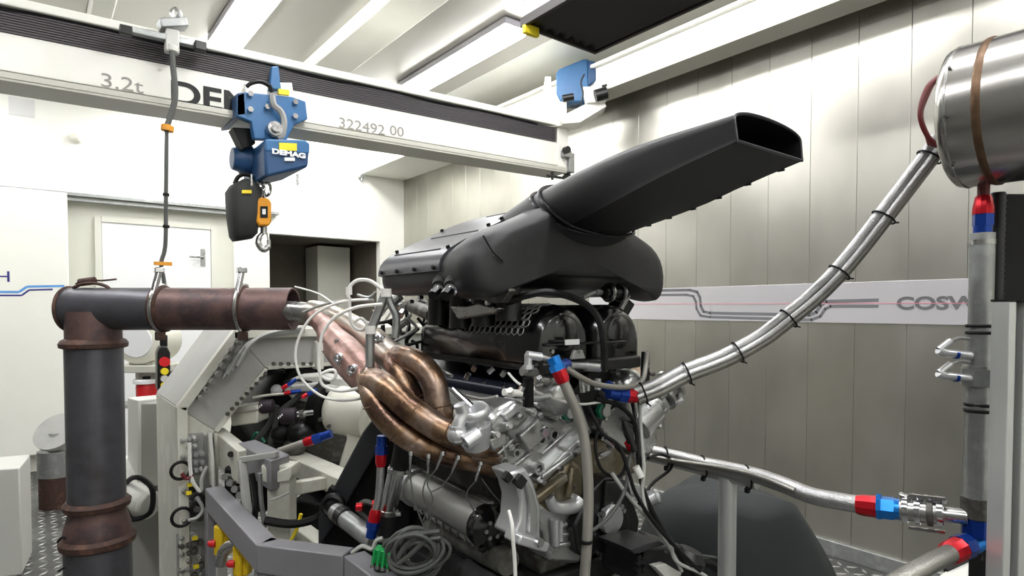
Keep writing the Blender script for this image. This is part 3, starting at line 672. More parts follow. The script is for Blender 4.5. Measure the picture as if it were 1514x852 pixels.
# white shaft guard: rounded cylinder, its closed end to the left-rear
gc = at(503, 606, 2.5); gd = (RT*1.0+V((0,0,-.12))-FW*.25).normalized()
build(B().lathe(gc-gd*.06, gd, [(0,.03),(.01,.06),(.03,.09),(.06,.1),(.2,.1)], 32), 'shaft_guard', 'cream_part', dy)
build(B().lathe(gc-gd*.1-FW*-.02, gd, [(0,.11),(.02,.125),(.05,.125),(.055,.1)], 32), 'seal_ring', 'black', dy)
P = ats(2.42, (507,600),(548,612),(556,640),(545,700),(505,742),(499,745),(500,690),(512,650)); build(B().ptsprism(P, FW*.06), 'guard_bracket', 'cream_part', dy, bev=.015)
for x, y in ((474,620),(487,630)): 
    c = at(x, y, 2.4); build(B().cyl(c, c-FW*.012, .008), 'screw', 'alu_dark', dy)
# upper housing
P = ats(2.5, (416,575),(426,562),(442,555),(470,553),(520,560),(540,590),(470,600),(430,590)); build(B().ptsprism(P, FW*.08), 'upper_housing', 'grey_box', dy, bev=.012)
P = ats(2.47, (428,570),(470,566),(505,574),(505,582),(430,580)); build(B().ptsprism(P, FW*.05), 'housing_slot', 'frame_grey', dy, bev=.008)
build(B().sphere(at(409,577,2.6), .025, 14, 8), 'white_cap', 'white_door', dy)
P = ats(2.5, (340,612),(381,606),(381,626),(342,631)); build(B().ptsprism(P, FW*.12), 'junction_box', 'cream_part', dy, bev=.006)
P = ats(2.49, (340,604),(380,599),(382,607),(341,613)); build(B().ptsprism(P, FW*.13), 'junction_lid', 'frame_white', dy, bev=.006)
for x, y, t, w in ((393,602,2.4,1.0),(425,616,2.36,1.15)):
    c = at(x-9*w, y, t); d = (RT+V((0,0,.05))+FW*.15).normalized(); r = .028*w
    kn = B().lathe(c, d, [(0,r*.8),(.008,r),(.05*w,r),(.055*w,r*.7)], 20)
    k = build(kn, 'filter_knob', 'knob', dy)
    for j in range(3): build(B().box(c+RT*(.004+.007*j)-FW*(r-.001)+Z_*.006*j, (.004,.004,.008)), 'white_mark', 'text_white', k)
build(B().cyl(at(438,613,2.36), at(462,610,2.4), .012, n=12).cyl(at(444,612,2.35), at(450,611,2.35), .018, n=6), 'spindle', 'chrome', dy)
# black body clutter
P = ats(3.0, (345,600),(372,560),(420,548),(560,556),(560,760),(330,700)); build(B().ptsprism(P, FW*.04), 'inner_shroud', 'black', dy, bev=.01)
for (x, y, rx, m) in ((445,640,.06,'black_satin'),(415,642,.04,'black'),(436,660,.045,'alu_dark')):
    build(B().sphere(at(x, y, 2.45), rx, 14, 8, (1,1,.8)), 'actuator', m, dy)
for pts, r, m in ((((356,690),(376,655),(396,630),(410,600)),.012,'grey_cable'),(((395,672),(404,640),(412,612),(438,590),(452,576)),.012,'grey_cable'),(((374,588),(400,584),(430,582)),.006,'cream_part'),(((372,645),(390,655),(406,650)),.006,'black'),(((420,565),(440,562),(462,566)),.006,'black'),(((330,560),(360,548),(390,552),(420,548)),.012,'black'),(((345,590),(360,566),(395,556)),.01,'galv'),(((335,580),(352,556),(380,548)),.008,'grey_wire'),(((372,650),(380,640),(392,655)),.006,'green_ring')):
    build(B().wire(ats(2.5, *pts), r), 'hose', m, dy)
def an_joint(parent, c, d, r, m1='red_anod', m2='blue_anod', l1=.035, l2=.045):
    c, d = V(c), V(d).normalized()
    build(B().lathe(c, d, [(0,r*.95),(l1*.3,r*1.15),(l1,r*1.2)], 12), 'red_socket', m1, parent, sm=25)
    build(B().cyl(c+d*l1, c+d*(l1+l2*.45), r*1.3, n=6).cyl(c+d*(l1+l2*.45), c+d*(l1+l2), r*1.05, n=14), 'blue_nut', m2, parent, sm=30)
for (a_, b_, c_) in (((446,588),(455,578),(475,573)),((420,582),(428,578),(445,578)),((417,575),(424,568),(440,560))):
    pa, pb, pc2 = at(*a_,2.4), at(*b_,2.4), at(*c_,2.42); an_joint(dy, pa, pc2-pa, .0075, l1=.025, l2=.04)
h0 = at(412,668,2.2); h1 = at(450,655,2.2)
build(B().cyl(h0, h1, .014, n=12), 'feed_hose', 'hose_grey', dy); an_joint(dy, h1, h1-h0, .015, l1=.035, l2=.07)
# white base frame under it
tB = 2.0
build(B().ptsprism(ats(tB, (394,686),(428,690),(428,852),(396,852)), FW*.07).ptsprism([V((p.x,p.y,0)) for p in ats(tB,(396,852),(428,852))]+[V((p.x,p.y,0))+FW*.07 for p in ats(tB,(428,852),(396,852))], Z_*(at(400,851,tB).z)), 'post', 'frame_white', dy, bev=.004)
build(B().ptsprism(ats(tB-.01, (386,688),(404,700),(430,690),(432,702),(428,712),(398,716),(386,712)), FW*.09), 'post_cap', 'frame_white', dy, bev=.004)
build(B().bar(at(428,723,2.05), at(490,712,2.3), .04, .045), 'cross_rail', 'frame_white', dy, bev=.004)
build(B().bar(at(322,655,2.45), at(362,690,2.15), .05, .12), 'side_rail', 'frame_white', dy, bev=.004)
build(B().ptsprism([onZ(x, y, 1.155) for x, y in ((352,655),(378,650),(428,672),(400,682))], -Z_*.1), 'rail_block', 'rail_grey', dy, bev=.004)
build(B().bar(at(356,680,2.05), at(410,672,2.0), .02, .02).bar(at(357,680,2.05), at(368,770,2.0), .025, .025), 'handle_bar', 'frame_grey', dy, bev=.003)
build(B().bar(at(425,678,2.5), at(520,720,2.2), .09, .07), 'base_beam', 'frame_white', dy, bev=.004)
build(B().bar(at(428,690,2.55), at(515,740,2.25), .05, .09), 'lower_beam', 'black_satin', dy, bev=.004)
build(B().bar(at(440,790,2.1), at(520,850,1.95), .06, .08), 'base_beam', 'frame_white', dy, bev=.004)
c = fy(316,668,2.35); 
build(B().cyl(at(341,672,2.2), at(341,672,2.17), .011), 'hole_plug', 'black', dy)
for pts, r, m in ((((392,770),(430,775),(465,768),(480,755)),.014,'black'),(((372,700),(378,740),(376,770)),.01,'black_satin'),(((384,700),(386,740),(392,780)),.008,'galv'),(((430,800),(440,780),(445,760)),.006,'label_yellow'),(((400,740),(414,735),(428,728)),.004,'grey_wire')):
    build(B().wire(ats(1.96, *pts), r), 'hose', m, dy)
for (x0,y0,x1,y1,t) in ((330,690,352,740,2.2),(360,700,392,760,2.15),(432,740,476,800,2.2)):
    build(B().ptsprism(ats(t, (x0,y0),(x1,y0+4),(x1,y1),(x0,y1-4)), FW*.15), 'pump_block', 'black', dy, bev=.012)
for k in range(5):
    c = at(338+7*k, 706+9*k, 2.1); build(B().cyl(c, c-FW*.03+Z_*.01, .012, n=10), 'valve_stem', 'steel', dy)
c = at(338,838,2.0); build(B().wire(ats(1.98, (325,836),(333,812),(350,806),(360,822)), .018, 10), 'bent_pipe', 'steel', dy)
# ================================================================== grey guard rail in front
gr = thing('guard_rail', 'pale grey box section guard rail bending around the test bed', 'guard rail', V((onZ(384,806,1.0).x, onZ(384,806,1.0).y, 0)))
zr = 1.0
G = [onZ(x, y, zr) for x, y in ((303,722),(379,806),(508,822),(560,862))]
G = [p+(p-V((0,0,H))).normalized()*0 for p in G]
for i in range(3):
    p, q2 = G[i]-Z_*.04, G[i+1]-Z_*.04; d = (q2-p).normalized(); n = d.cross(Z_).normalized(); n = -n if n.dot(FW) < 0 else n
    build(B().bar(p+n*.03, q2+n*.03-d*.002, .06, .08), 'rail', 'rail_grey', gr, bev=.004)
for i in (0, 1, 2, 3):
    p = G[i]+FW*.05; build(B().box((p.x, p.y, (zr-.09)/2), (.045,.045,zr-.09)), 'post', 'rail_grey', gr, bev=.003)
# ================================================================== engine
XE, ZE, YE0, YE1 = 1.10, 1.12, 1.10, 1.72
AB = math.radians(30)
en = thing('engine', 'V engine on test bed with black ram air intake and copper coloured exhaust headers', 'engine', V((XE, 1.4, .93)))
def bank(sgn):
    n = V((sgn*math.sin(AB), 0, math.cos(AB))); d = V((-sgn*math.cos(AB), 0, math.sin(AB)))
    return lambda s, l, y: V((XE, y, ZE))+n*l+d*s
LB, RB = bank(-1), bank(1)
# block and sump
prof = [(-.13,-.13),(-.16,-.02)]+[(LB(-.1,.2,0).x-XE, LB(-.1,.2,0).z-ZE), (LB(.09,.2,0).x-XE, LB(.09,.2,0).z-ZE), (0,.17), (RB(.09,.2,0).x-XE, RB(.09,.2,0).z-ZE), (RB(-.1,.2,0).x-XE, RB(-.1,.2,0).z-ZE), (.16,-.02), (.13,-.13)]
build(B().prism(prof, (XE, 1.12, ZE), X_, Z_, Y_*.6), 'block', 'alu_dark', en, bev=.008)
build(B().prism([(-.15,-.19),(-.15,-.128),(.15,-.128),(.15,-.19)], (XE, 1.1, ZE), X_, Z_, Y_*.64), 'sump', 'stand_dark', en, bev=.01)
for k in range(6):                                   # ribs on the visible crankcase side
    y = 1.17+k*.1; build(B().box((XE-.158, y, ZE+.02), (.03, .018, .16), Matrix.Rotation(.12, 3, 'Y')), 'rib', 'alu_dark', en, bev=.004)
build(B().bar((XE-.165,1.12,ZE+.11), (XE-.165,1.72,ZE+.11), .03, .025), 'oil_rail', 'alu_dark', en, bev=.006)
for bk, side in ((LB, 'l'), (RB, 'r')):
    P = [bk(s, l, 1.10) for s, l in ((-.1,.2),(-.118,.24),(-.118,.3),(-.1,.33),(-.1,.362),(.085,.362),(.1,.33),(.1,.2))]
    hd = build(B().ptsprism(P, Y_*.62), 'cylinder_head', 'cast_alu', en, bev=.006)
    P = [bk(s, l, 1.15) for s, l in ((-.02,.36),(-.012,.392),(.088,.392),(.098,.36))]
    cc_ = build(B().ptsprism(P, Y_*.56), 'cam_cover', 'navy', en, bev=.008)
    P = [bk(s, l, 1.15) for s, l in ((-.105,.35),(-.1,.385),(-.03,.388),(-.022,.36))]
    build(B().ptsprism(P, Y_*.56), 'cam_cover', 'cast_alu', en, bev=.01)
    for k in range(7):
        for s in (0., .075): bolt(cc_, bk(s, .392, 1.18+.083*k), bk(s,1,0)-bk(s,0,0), .006, .006, 'chrome')
    for s, l, r in ((-.058,.335,.052), (.048,.345,.05)):
        c = bk(s, l, 1.10)
        dk = 1 if s > 0 else .62
        dm = build(B().lathe(c+Y_*.03, -Y_, [(0,r),(.055*dk,r),(.075*dk,r*.93),(.09*dk,r*.75),(.098*dk,r*.45),(.1*dk,r*.2)], 28), 'cam_dome', 'cast_alu', en)
        bd_ = B()
        u = (bk(1,0,0)-bk(0,0,0)); w = bk(0,1,0)-bk(0,0,0)
        build(B().prism([(-.03,-.05),(.03,-.05),(.034,0),(-.034,0)], c-Y_*.045, u, w, Y_*.06), 'dome_rib', 'cast_alu', dm, bev=.004)
        build(B().cyl(c-Y_*.066+u*.012-w*.02, c-Y_*.076+u*.012-w*.02, .01, n=16), 'sender', 'chrome', dm)
        for k in range(6):
            th = 2*math.pi*k/6+.3; p = c+(u*math.cos(th)+w*math.sin(th))*(r+.008)
            build(B().cyl(p+Y_*.02, p-Y_*.03, .008, n=10), 'boss', 'cast_alu', dm); bolt(dm, p-Y_*.03, -Y_, .005, .005, 'chrome')
# bosses with dark threaded holes on the front faces of the heads
for px, py, r in ((790,691,.015),(794,648,.014),(812,641,.014),(770,649,.013),(922,631,.012),(930,634,.012),(757,668,.010)):
    c = onY(px, py, 1.082 if px < 860 else 1.088)
    bo = build(B().pipe([c+Y_*.01, c-Y_*.02], r, r*.62, 20), 'boss', 'cast_alu', en); build(B().cyl(c+Y_*.004, c-Y_*.004, r*.64, n=16), 'hole', 'black', bo)
# gasket rails along the lower edge of each head front
for bk in (LB, RB):
    build(B().bar(bk(-.1,.205,1.085), bk(.1,.205,1.085), .05, .014, (0,0,1)), 'deck_flange', 'cast_alu', en, bev=.003)
    build(B().bar(bk(.09,.2,1.085), bk(.1,.31,1.085), .05, .016, (1,0,0)), 'head_flange', 'cast_alu', en, bev=.003)
def ey(pts, Y, th, m, name, par=None, bev=.005):
    return build(B().ptsprism([onY(x, y, Y) for x, y in pts], Y_*th), name, m, par or en, bev=bev)
ey([(716,652),(730,668),(748,692),(766,716),(781,742),(797,714),(832,684),(868,648),(864,630),(836,611),(816,622),(790,616),(765,636),(742,646)], 1.082, .03, 'cast_alu', 'head_front_plate', bev=.008)
build(B().bar(onY(866,645,1.072), onY(798,712,1.072), .012, .02, (0,-1,0)), 'plate_edge_rib', 'cast_alu', en, bev=.004)
ey([(884,640),(898,606),(930,594),(962,606),(974,650),(952,694),(926,668),(905,655)], 1.088, .04, 'cast_alu', 'head_front_plate', bev=.008)
# timing cover
tcv = ey([(783,742),(792,703),(868,647),(884,650),(910,652),(938,672),(944,700),(905,712),(866,742),(840,768),(800,760)], 1.075, .06, 'alu_oily', 'timing_cover', bev=.012)
ey([(800,742),(806,722),(846,676),(866,690),(868,735),(838,765),(806,760)], 1.055, .04, 'alu_oily', 'timing_boss', bev=.018)
build(B().bar(onY(788,742,1.05), onY(836,704,1.05), .022, .022, (0,-1,0)), 'cast_rib', 'alu_oily', tcv, bev=.006)
build(B().bar(onY(846,690,1.055), onY(838,735,1.05), .018, .02, (0,-1,0)), 'cast_rib', 'alu_oily', tcv, bev=.006)
build(B().bar(onY(862,660,1.06), onY(800,706,1.06), .016, .016, (0,-1,0)), 'cast_rib', 'cast_alu', tcv, bev=.005)
for x, y in ((788,735),(800,712),(826,692),(846,672),(866,655),(812,727),(822,718),(842,720),(900,660),(925,675)):
    bolt(tcv, onY(x, y, 1.055), -Y_, .007, .012, 'chrome')
lc_ = ey([(782,742),(836,752),(870,728),(872,770),(858,835),(812,832),(806,790),(786,762)], 1.06, .08, 'cast_alu', 'lower_cover', bev=.01)
build(B().tube(cr([onY(x, y, 1.05) for x, y in ((812,735),(818,748),(832,752),(848,748),(856,740))], 5), [.012+.009*k/20 for k in range(21)], 14), 'water_elbow', 'alu_clean', lc_)
for k in range(3): build(B().bar(onY(824,778+14*k,1.06), onY(856,772+15*k,1.06), .012, .014, (0,-1,0)), 'cast_rib', 'cast_alu', lc_, bev=.004)
build(B().cyl(onY(820,768,1.05), onY(821,806,1.05), .011, n=14).cyl(onY(829,770,1.05), onY(829,800,1.05), .006, n=10), 'drain_tube', 'alu_clean', lc_)
for x, y in ((862,730),(816,744),(842,732),(786,755)): bolt(lc_, onY(x, y, 1.065), -Y_, .007, .012, 'steel')
# black pump cover
pcv = ey([(874,728),(893,706),(916,704),(930,714),(938,745),(946,770),(942,806),(936,812),(862,824),(855,818),(849,778)], 1.03, .05, 'black_satin', 'pump_cover', bev=.006)
ey([(897,712),(917,712),(928,745),(934,800),(895,806),(893,760)], 1.02, .012, 'black_satin', 'pump_face', pcv, .004)
dc = onY(904, 768, 1.015); ds = build(B().lathe(dc+Y_*.01, -Y_, [(0,.036),(.016,.036),(.019,.033),(.02,.001)], 36), 'round_plug', 'alu_clean', pcv)
for k in range(3):
    th = math.radians(40+110*k); bolt(pcv, dc+(X_*math.cos(th)+Z_*math.sin(th))*.04+Y_*.0, -Y_, .008, .008, 'steel')
for x, y in ((902,745),(883,760),(921,755),(881,791),(885,818),(910,812),(938,800)): bolt(pcv, onY(x, y, 1.03 if x < 890 or y > 806 else 1.02), -Y_, .0065, .006, 'chrome')
# silver engine mount leg
leg = build(B().ptsprism([onY(x, y, .97) for x, y in ((753,700),(778,692),(790,715),(800,750),(800,800),(792,806),(758,794),(768,770),(770,740),(764,718))], Y_*.07), 'mount_leg', 'alu_clean', en, bev=.006)
build(B().ptsprism([onY(x, y, .96) for x, y in ((776,704),(787,722),(795,752),(795,790),(782,788),(784,750),(780,724))], Y_*.01), 'leg_pocket', 'cast_alu', leg, bev=.003)
bolt(leg, onY(766,711,.97), -Y_, .016, .012, 'black_satin', n=4); bolt(leg, onY(748,705,.98), -Y_, .012, .01, 'black_satin', n=4)
build(B().bar(onY(757,793,.955), onY(800,806,.955), .05, .02), 'leg_foot', 'alu_clean', leg, bev=.004); bolt(leg, onY(795,801,.93), -Y_, .01, .01, 'chrome')
# oil cooler cylinder on the left side
Xc = .80
oc0, oc1 = onX(618, 722, Xc), onX(716, 776, Xc)
oc = build(B().cyl(oc0, oc1, .043, n=28), 'oil_cooler', 'alu_matte', en)
dax = (oc1-oc0).normalized()
build(B().lathe(oc1-dax*.005, dax, [(0,.047),(.012,.05),(.03,.05),(.038,.035),(.04,.012)], 20), 'end_cap', 'black_gloss', oc)
u_, w_ = perp(dax)
for k in range(6):
    th = 2*math.pi*k/6; bolt(oc, oc1+dax*.02+(u_*math.cos(th)+w_*math.sin(th))*.047, dax, .008, .014, 'black_gloss')
    bolt(oc, oc1+dax*.034+(u_*math.cos(th)+w_*math.sin(th))*.02, dax, .005, .004, 'steel')
build(B().lathe(oc0-dax*.03, dax, [(0,.036),(.01,.05),(.03,.051)], 24).cyl(oc0-dax*.07, oc0-dax*.025, .046, n=20), 'end_housing', 'alu_clean', oc)
build(B().bar(oc0-Z_*.047, oc1-Z_*.047, .03, .012), 'lower_rail', 'alu_clean', oc, bev=.003)
for k in range(9): bolt(oc, oc0.lerp(oc1, (k+.5)/9)-Z_*.047-X_*.014, -X_, .005, .006, 'steel')
build(B().bar(oc0+Z_*.042+X_*.02, oc1+Z_*.042+X_*.02, .02, .012), 'upper_rail', 'alu_dark', oc, bev=.003)
sph = oc0-dax*.05; build(B().sphere(sph, .05, 18, 10), 'dome_end', 'alu_clean', oc)
build(B().cyl(onX(640,776,.82), onX(752,832,.82), .03, n=20), 'lower_pipe', 'alu_dark', en)
# probes hanging under the header
for x0, y0, x1, y1 in ((711,684,703,712),(678,676,666,703),(655,670,645,694),(634,674,633,700),(608,670,606,696)):
    t = 1.36; build(B().tube(ats(t, (x0,y0),((x0+x1)/2,(y0+y1)/2),(x1,y1)), [.005,.004,.002], 8).cyl(at(x0,y0-3,t), at(x0,y0+3,t), .006, n=6), 'probe', 'chrome', en)
for pts in (((703,712),(690,730),(700,755),(704,770)),((645,694),(632,715),(640,740),(625,770)),((606,696),(612,740),(628,782)),((633,700),(625,730),(636,760),(632,785)),((666,703),(652,720),(636,728)),((712,708),(728,730),(742,745))):
    build(B().wire(ats(1.33, *pts), .0016), 'probe_lead', 'grey_cable', en)
# ------------------------------------------------------------------ exhaust header
T = 1.45
def rint(a, k=7): return [a[min(i//k, len(a)-2)]*(1-(i/k-min(i//k, len(a)-2)))+a[min(i//k, len(a)-2)+1]*(i/k-min(i//k, len(a)-2)) for i in range((len(a)-1)*k+1)]
def hdr(pts, r, name, par, m, n=20, k=7):
    P = cr([at(*p) for p in pts], k); return build(B().tube(P, r, n), name, m, par)
mf = build(B().ptsprism([LB(-.118,.232,1.12), LB(-.118,.302,1.12), LB(-.13,.302,1.12), LB(-.13,.232,1.12)], Y_*.58), 'exhaust_manifold', 'alu_dark', en, bev=.003)
R1 = .0308
hdr([(742,668,1.40),(725,663,1.375),(700,655,1.36),(655,637,1.36),(610,607,1.37),(580,581,1.38),(562,566,1.42),(548,563,1.46)], R1*.98, 'primary_tube', mf, 'header')
hdr([(748,688,1.45),(725,684,1.42),(670,672,1.41),(620,655,1.40),(580,627,1.40),(557,597,1.42),(549,572,1.46),(545,560,1.5)], R1, 'primary_tube', mf, 'header')
hdr([(712,668,1.5),(680,660,1.48),(656,640,1.46),(648,600,1.46),(640,563,1.47),(622,539,1.49),(602,530,1.53),(588,528,1.58)], R1, 'primary_tube', mf, 'header')
hdr([(690,666,1.54),(650,650,1.53),(624,622,1.52),(610,590,1.51),(596,562,1.52),(588,543,1.55),(582,530,1.6)], R1, 'primary_tube', mf, 'header')
hdr([(750,680,1.40),(735,676,1.38),(722,672,1.37),(700,668,1.37)], .022, 'port_stub', mf, 'header')
# weld beads round the tubes
def bead(px, py, t, dx, dy, r=R1, par=None):
    c = at(px, py, t); d = (RT*dx-Z_*dy).normalized(); u, w = perp(d)
    build(B().tube([c+(u*math.cos(2*math.pi*k/20)+w*math.sin(2*math.pi*k/20))*(r+.0005) for k in range(20)], .0016, 5, True), 'weld_bead', 'weld', mf)
for a in ((660,639,1.36,1,.4),(612,608,1.37,.8,.6),(590,637,1.40,1,.9),(556,597,1.42,.4,1),(648,600,1.46,.1,1),(610,590,1.51,.4,1),(640,664,1.405,1,.4)): bead(*a)
# collectors
hdr([(556,574,1.5),(540,558,1.56),(524,538,1.64),(508,520,1.74),(492,503,1.82),(484,488,1.89),(474,477,1.96),(466,468,2.02)], rint((.034,.044,.05,.05,.044,.034,.03,.03)), 'collector', mf, 'collector', 24)
hdr([(596,538,1.6),(578,528,1.68),(556,508,1.78),(535,492,1.88),(510,478,1.96),(490,470,2.0),(474,466,2.03),(460,463,2.05)], rint((.034,.04,.042,.04,.039,.041,.045,.044)), 'collector', mf, 'collector_tip', 24)
tail = build(B().pipe([at(468,463,2.03), at(400,458,2.17)], .034, .03, 24), 'tail_tube', 'steel', mf)
for px, py, t in ((506,533,1.62),(526,550,1.55),(562,503,1.72),(491,516,1.78)):
    c = at(px, py, t); d = (-FW+Z_*.3-RT*.1).normalized()
    build(B().lathe(c, d, [(0,.018),(.02,.016),(.021,.013),(.03,.013),(.031,.008),(.02,.006)], 14), 'sensor_boss', 'chrome', mf)
for px, py, t in ((500,505,1.7),(508,541,1.6),(492,512,1.72)):
    c = at(px, py, t); bolt(mf, c, -FW, .008, .014, 'steel')
# lambda probe wires and loops
def loopw(pts, t, r, m='white_wire', name='sensor_lead', par=None):
    return build(B().wire([at(p[0], p[1], p[2] if len(p) > 2 else t) for p in pts], r*(.72 if m == 'white_wire' else 1), 8, 8), name, m, par or en)
loopw([(436,424,2.0),(470,434,1.9),(492,448),(500,450)], 1.7, .004)
loopw([(545,443),(500,448),(462,468),(442,500),(437,530),(446,560),(472,584),(500,592),(530,590),(545,582)], 1.55, .005)
loopw([(566,450),(530,454),(500,466),(482,484),(474,505),(471,540),(476,556),(488,562),(496,556),(494,548),(484,549),(474,556),(478,570),(500,578),(522,576),(532,573)], 1.5, .006)
loopw([(515,440),(517,425),(528,415),(545,415),(560,424),(570,434)], 1.55, .007)
loopw([(517,440),(518,470),(524,484),(535,488),(542,480),(534,471),(524,476)], 1.55, .006)
loopw([(448,462,1.9),(480,450,1.8),(520,444,1.7),(552,444)], 1.6, .004, 'grey_wire')
loopw([(528,436),(545,440),(556,432)], 1.6, .004, 'galv')
for pts, r, m in ((((571,430),(566,444),(556,470),(548,490),(547,510),(547,540),(545,552)),.012,'galv'),(((571,432),(578,450),(586,470),(584,500)),.01,'galv')): loopw(pts, 1.52, r, m, 'probe_sleeve')
for x, y in ((571,433),(548,488),(516,430),(473,513)): build(B().cyl(at(x,y-6,1.51), at(x,y+6,1.51), .013 if x > 520 else .008, n=10), 'ferrule', 'white_wire', en)
for k in range(16):                                       # tangle of small lines behind the collectors
    x = 560+random.random()*60; y = 430+random.random()*90
    loopw([(x,y),(x+random.uniform(-18,18),y+random.uniform(5,20)),(x+random.uniform(-25,25),y+random.uniform(20,45)),(x+random.uniform(-30,30),y+random.uniform(35,60))], 1.75+random.random()*.15, .004+.003*random.random(), random.choice(['galv','black','white_wire','steel','black']), 'small_line')
for k in range(10):
    c = at(562+random.random()*60, 440+random.random()*90, 1.75+random.random()*.1)
    build(B().cyl(c, c+V((random.uniform(-.03,.03), random.uniform(-.03,.03), random.uniform(-.02,.03))), .009+.006*random.random(), n=8), 'fitting', random.choice(['steel','galv','chrome','alu_dark']), en)
build(B().box((XE-.02, 1.72, 1.42), (.36, .1, .2)), 'rear_cover', 'alu_dark', en, bev=.012)
build(B().lathe((XE, 1.7, ZE), Y_, [(0,.22),(.05,.23),(.1,.21),(.12,.14)], 32), 'bell_housing', 'black_satin', en)
# filler cap and silver bits on the left bank front
c = onY(704, 654, 1.02); ax = V((-.25, -.12, 1)).normalized()
fc = build(B().lathe(c-ax*.012, ax, [(0,.026),(.02,.03),(.03,.034),(.05,.034),(.052,.027),(.075,.027)], 28), 'filler_neck', 'alu_clean', en)
build(B().lathe(c+ax*.06, ax, [(0,.036),(.006,.038),(.014,.037),(.018,.033),(.016,.03),(.016,.001)], 28), 'filler_cap', 'alu_clean', fc)
build(B().pipe([onY(686,656,.98), onY(706,642,.98)], .016, .012, 18), 'breather_tube', 'alu_clean', en)
build(B().tube(cr([onY(x, y, 1.0) for x, y in ((680,598),(684,612),(678,628),(676,645))], 5), .013, 12).sphere(onY(676,643,1.0), .02, 12, 8).cyl(onY(676,630,1.0), onY(676,652,1.0), .017, n=8), 'coolant_fitting', 'alu_clean', en)
build(B().cyl(onY(668,575,1.05), onY(696,602,1.02), .006, .009, n=10), 'dipstick', 'chrome', en)
ey([(722,650),(748,640),(752,656),(732,668)], 1.06, .05, 'cast_alu', 'sensor_pad')
for pts in (((735,672),(768,640)),((752,695),(790,665)),((800,672),(845,632)),((770,712),(800,690)),((742,652),(750,690))):
    build(B().bar(onY(*pts[0],1.078), onY(*pts[1],1.078), .008, .01, (0,-1,0)), 'cast_rib', 'cast_alu', en, bev=.003)
for x, y in ((728,660),(743,681),(760,704),(776,728),(808,705),(826,688),(846,668),(858,640),(836,622),(762,660)):
    c = onY(x, y, 1.08); build(B().cyl(c+Y_*.004, c-Y_*.008, .009, n=14), 'boss', 'cast_alu', en); bolt(en, c-Y_*.008, -Y_, .0055, .006, 'alu_dark')
for k in range(4):
    c = onY(728+18*k, 641-13*k+(6 if k == 3 else 0), 1.03); build(B().cyl(c+Y_*.01, c-Y_*.016, .009, n=12), 'boss', 'cast_alu', en); bolt(en, c-Y_*.016, -Y_, .006, .006, 'chrome')
# exhaust-side housing in front of the cam cover
ey([(722,622),(735,606),(762,590),(782,598),(786,618),(768,636),(740,642),(726,638)], 1.03, .08, 'cast_alu', 'thermostat_housing', bev=.012)
ey([(741,614),(764,596),(776,602),(752,624)], 1.02, .02, 'alu_clean', 'housing_rib', bev=.006)
# ------------------------------------------------------------------ plenums
def plenum(xc, r, y0, y1, m, name):
    secs = []
    for y, s in ((y0, .72), (y0+.004, .84), (y0+.016, .94), (y0+.04, 1), (y1-.03, 1), (y1, .9)):
        rg = []
        for k in range(13):
            th = math.pi*k/12; rg.append(V((xc+math.cos(th)*r*s, y, 1.565+math.sin(th)*.095*s)))
        rg = [V((xc+r*s, y, 1.525))]+rg+[V((xc-r*s, y, 1.525))]; secs.append(rg)
    return build(B().loft(secs), name, m, en, sm=50)
pl1 = plenum(.968, .088, 1.03, 1.56, 'black_gloss', 'intake_plenum'); pl2 = plenum(1.152, .088, 1.03, 1.56, 'black_gloss', 'intake_plenum')
for xc, pl in ((.968,pl1),(1.152,pl2)):
    sm_ = build(B().sphere((xc, 1.045, 1.59), .052, 20, 12, (1,.45,1.05)), 'plenum_dome', 'black_gloss', pl)
build(B().box((1.05, 1.31, 1.517), (.335, .55, .02)), 'plenum_flange', 'black_satin', en, bev=.006)
build(B().box((1.05, 1.02, 1.515), (.33, .02, .03)), 'plenum_lip', 'black_satin', en, bev=.006)
build(B().box((1.03, 1.02, 1.568), (.27, .012, .006)), 'plenum_rail', 'black_satin', en, bev=.003)
c = onY(846, 506, .99); build(B().box(c, (.042, .004, .012)), 'white_label', 'text_white', en)
for x in (815, 853): bolt(en, onY(x, 520, .99), -Y_, .005, .006, 'chrome')
build(B().prism([(-.022,0),(.022,0),(.012,.02),(-.012,.02)], onY(856, 531, .985), X_, Z_, Y_*.01), 'badge', 'panel_grey', en, bev=.002)
# honeycomb mesh on the side of the left plenum
hm = B(); nh = 0
for i in range(11):
    for j in range(6):
        y = 1.08+i*.022+(j % 2)*.011; th = math.radians(100+j*12); rr_ = 1.01
        c = V((.968+math.cos(th)*.088*rr_, y, 1.565+math.sin(th)*.095*rr_)); nn = V((math.cos(th)/.088, 0, math.sin(th)/.095)).normalized(); tt = Y_; bb_ = nn.cross(tt)
        rg = [c+(tt*math.cos(k*math.pi/3+math.pi/6)+bb_*math.sin(k*math.pi/3+math.pi/6))*.0105+nn*.0 for k in range(6)]
        hm.tube(rg, .0016, 4, True)
build(hm, 'honeycomb_mesh', 'panel_grey', en, kind='stuff', sm=0)
build(B().wire([onY(*p) for p in ((745,446,1.12),(780,437,1.06),(810,432,1.03),(845,440,1.0),(872,455,.98),(888,480,.96),(893,515,.955),(893,545,.97))], .0085), 'vent_hose', 'black_satin', en)
build(B().wire([onX(*p) for p in ((640,445,.9),(680,448,.88),(720,452,.87),(748,450,.86),(775,440,.88))], .005), 'harness', 'black', en)
# runners below the airbox on the left side
for px, py in ((640,470),(672,474),(706,470),(742,462)):
    c = onX(px, py, .86); build(B().cyl(c-Z_*.02+X_*.02, c+Z_*.1+X_*.02, .032, .028, n=18), 'intake_runner', 'black_satin', en)
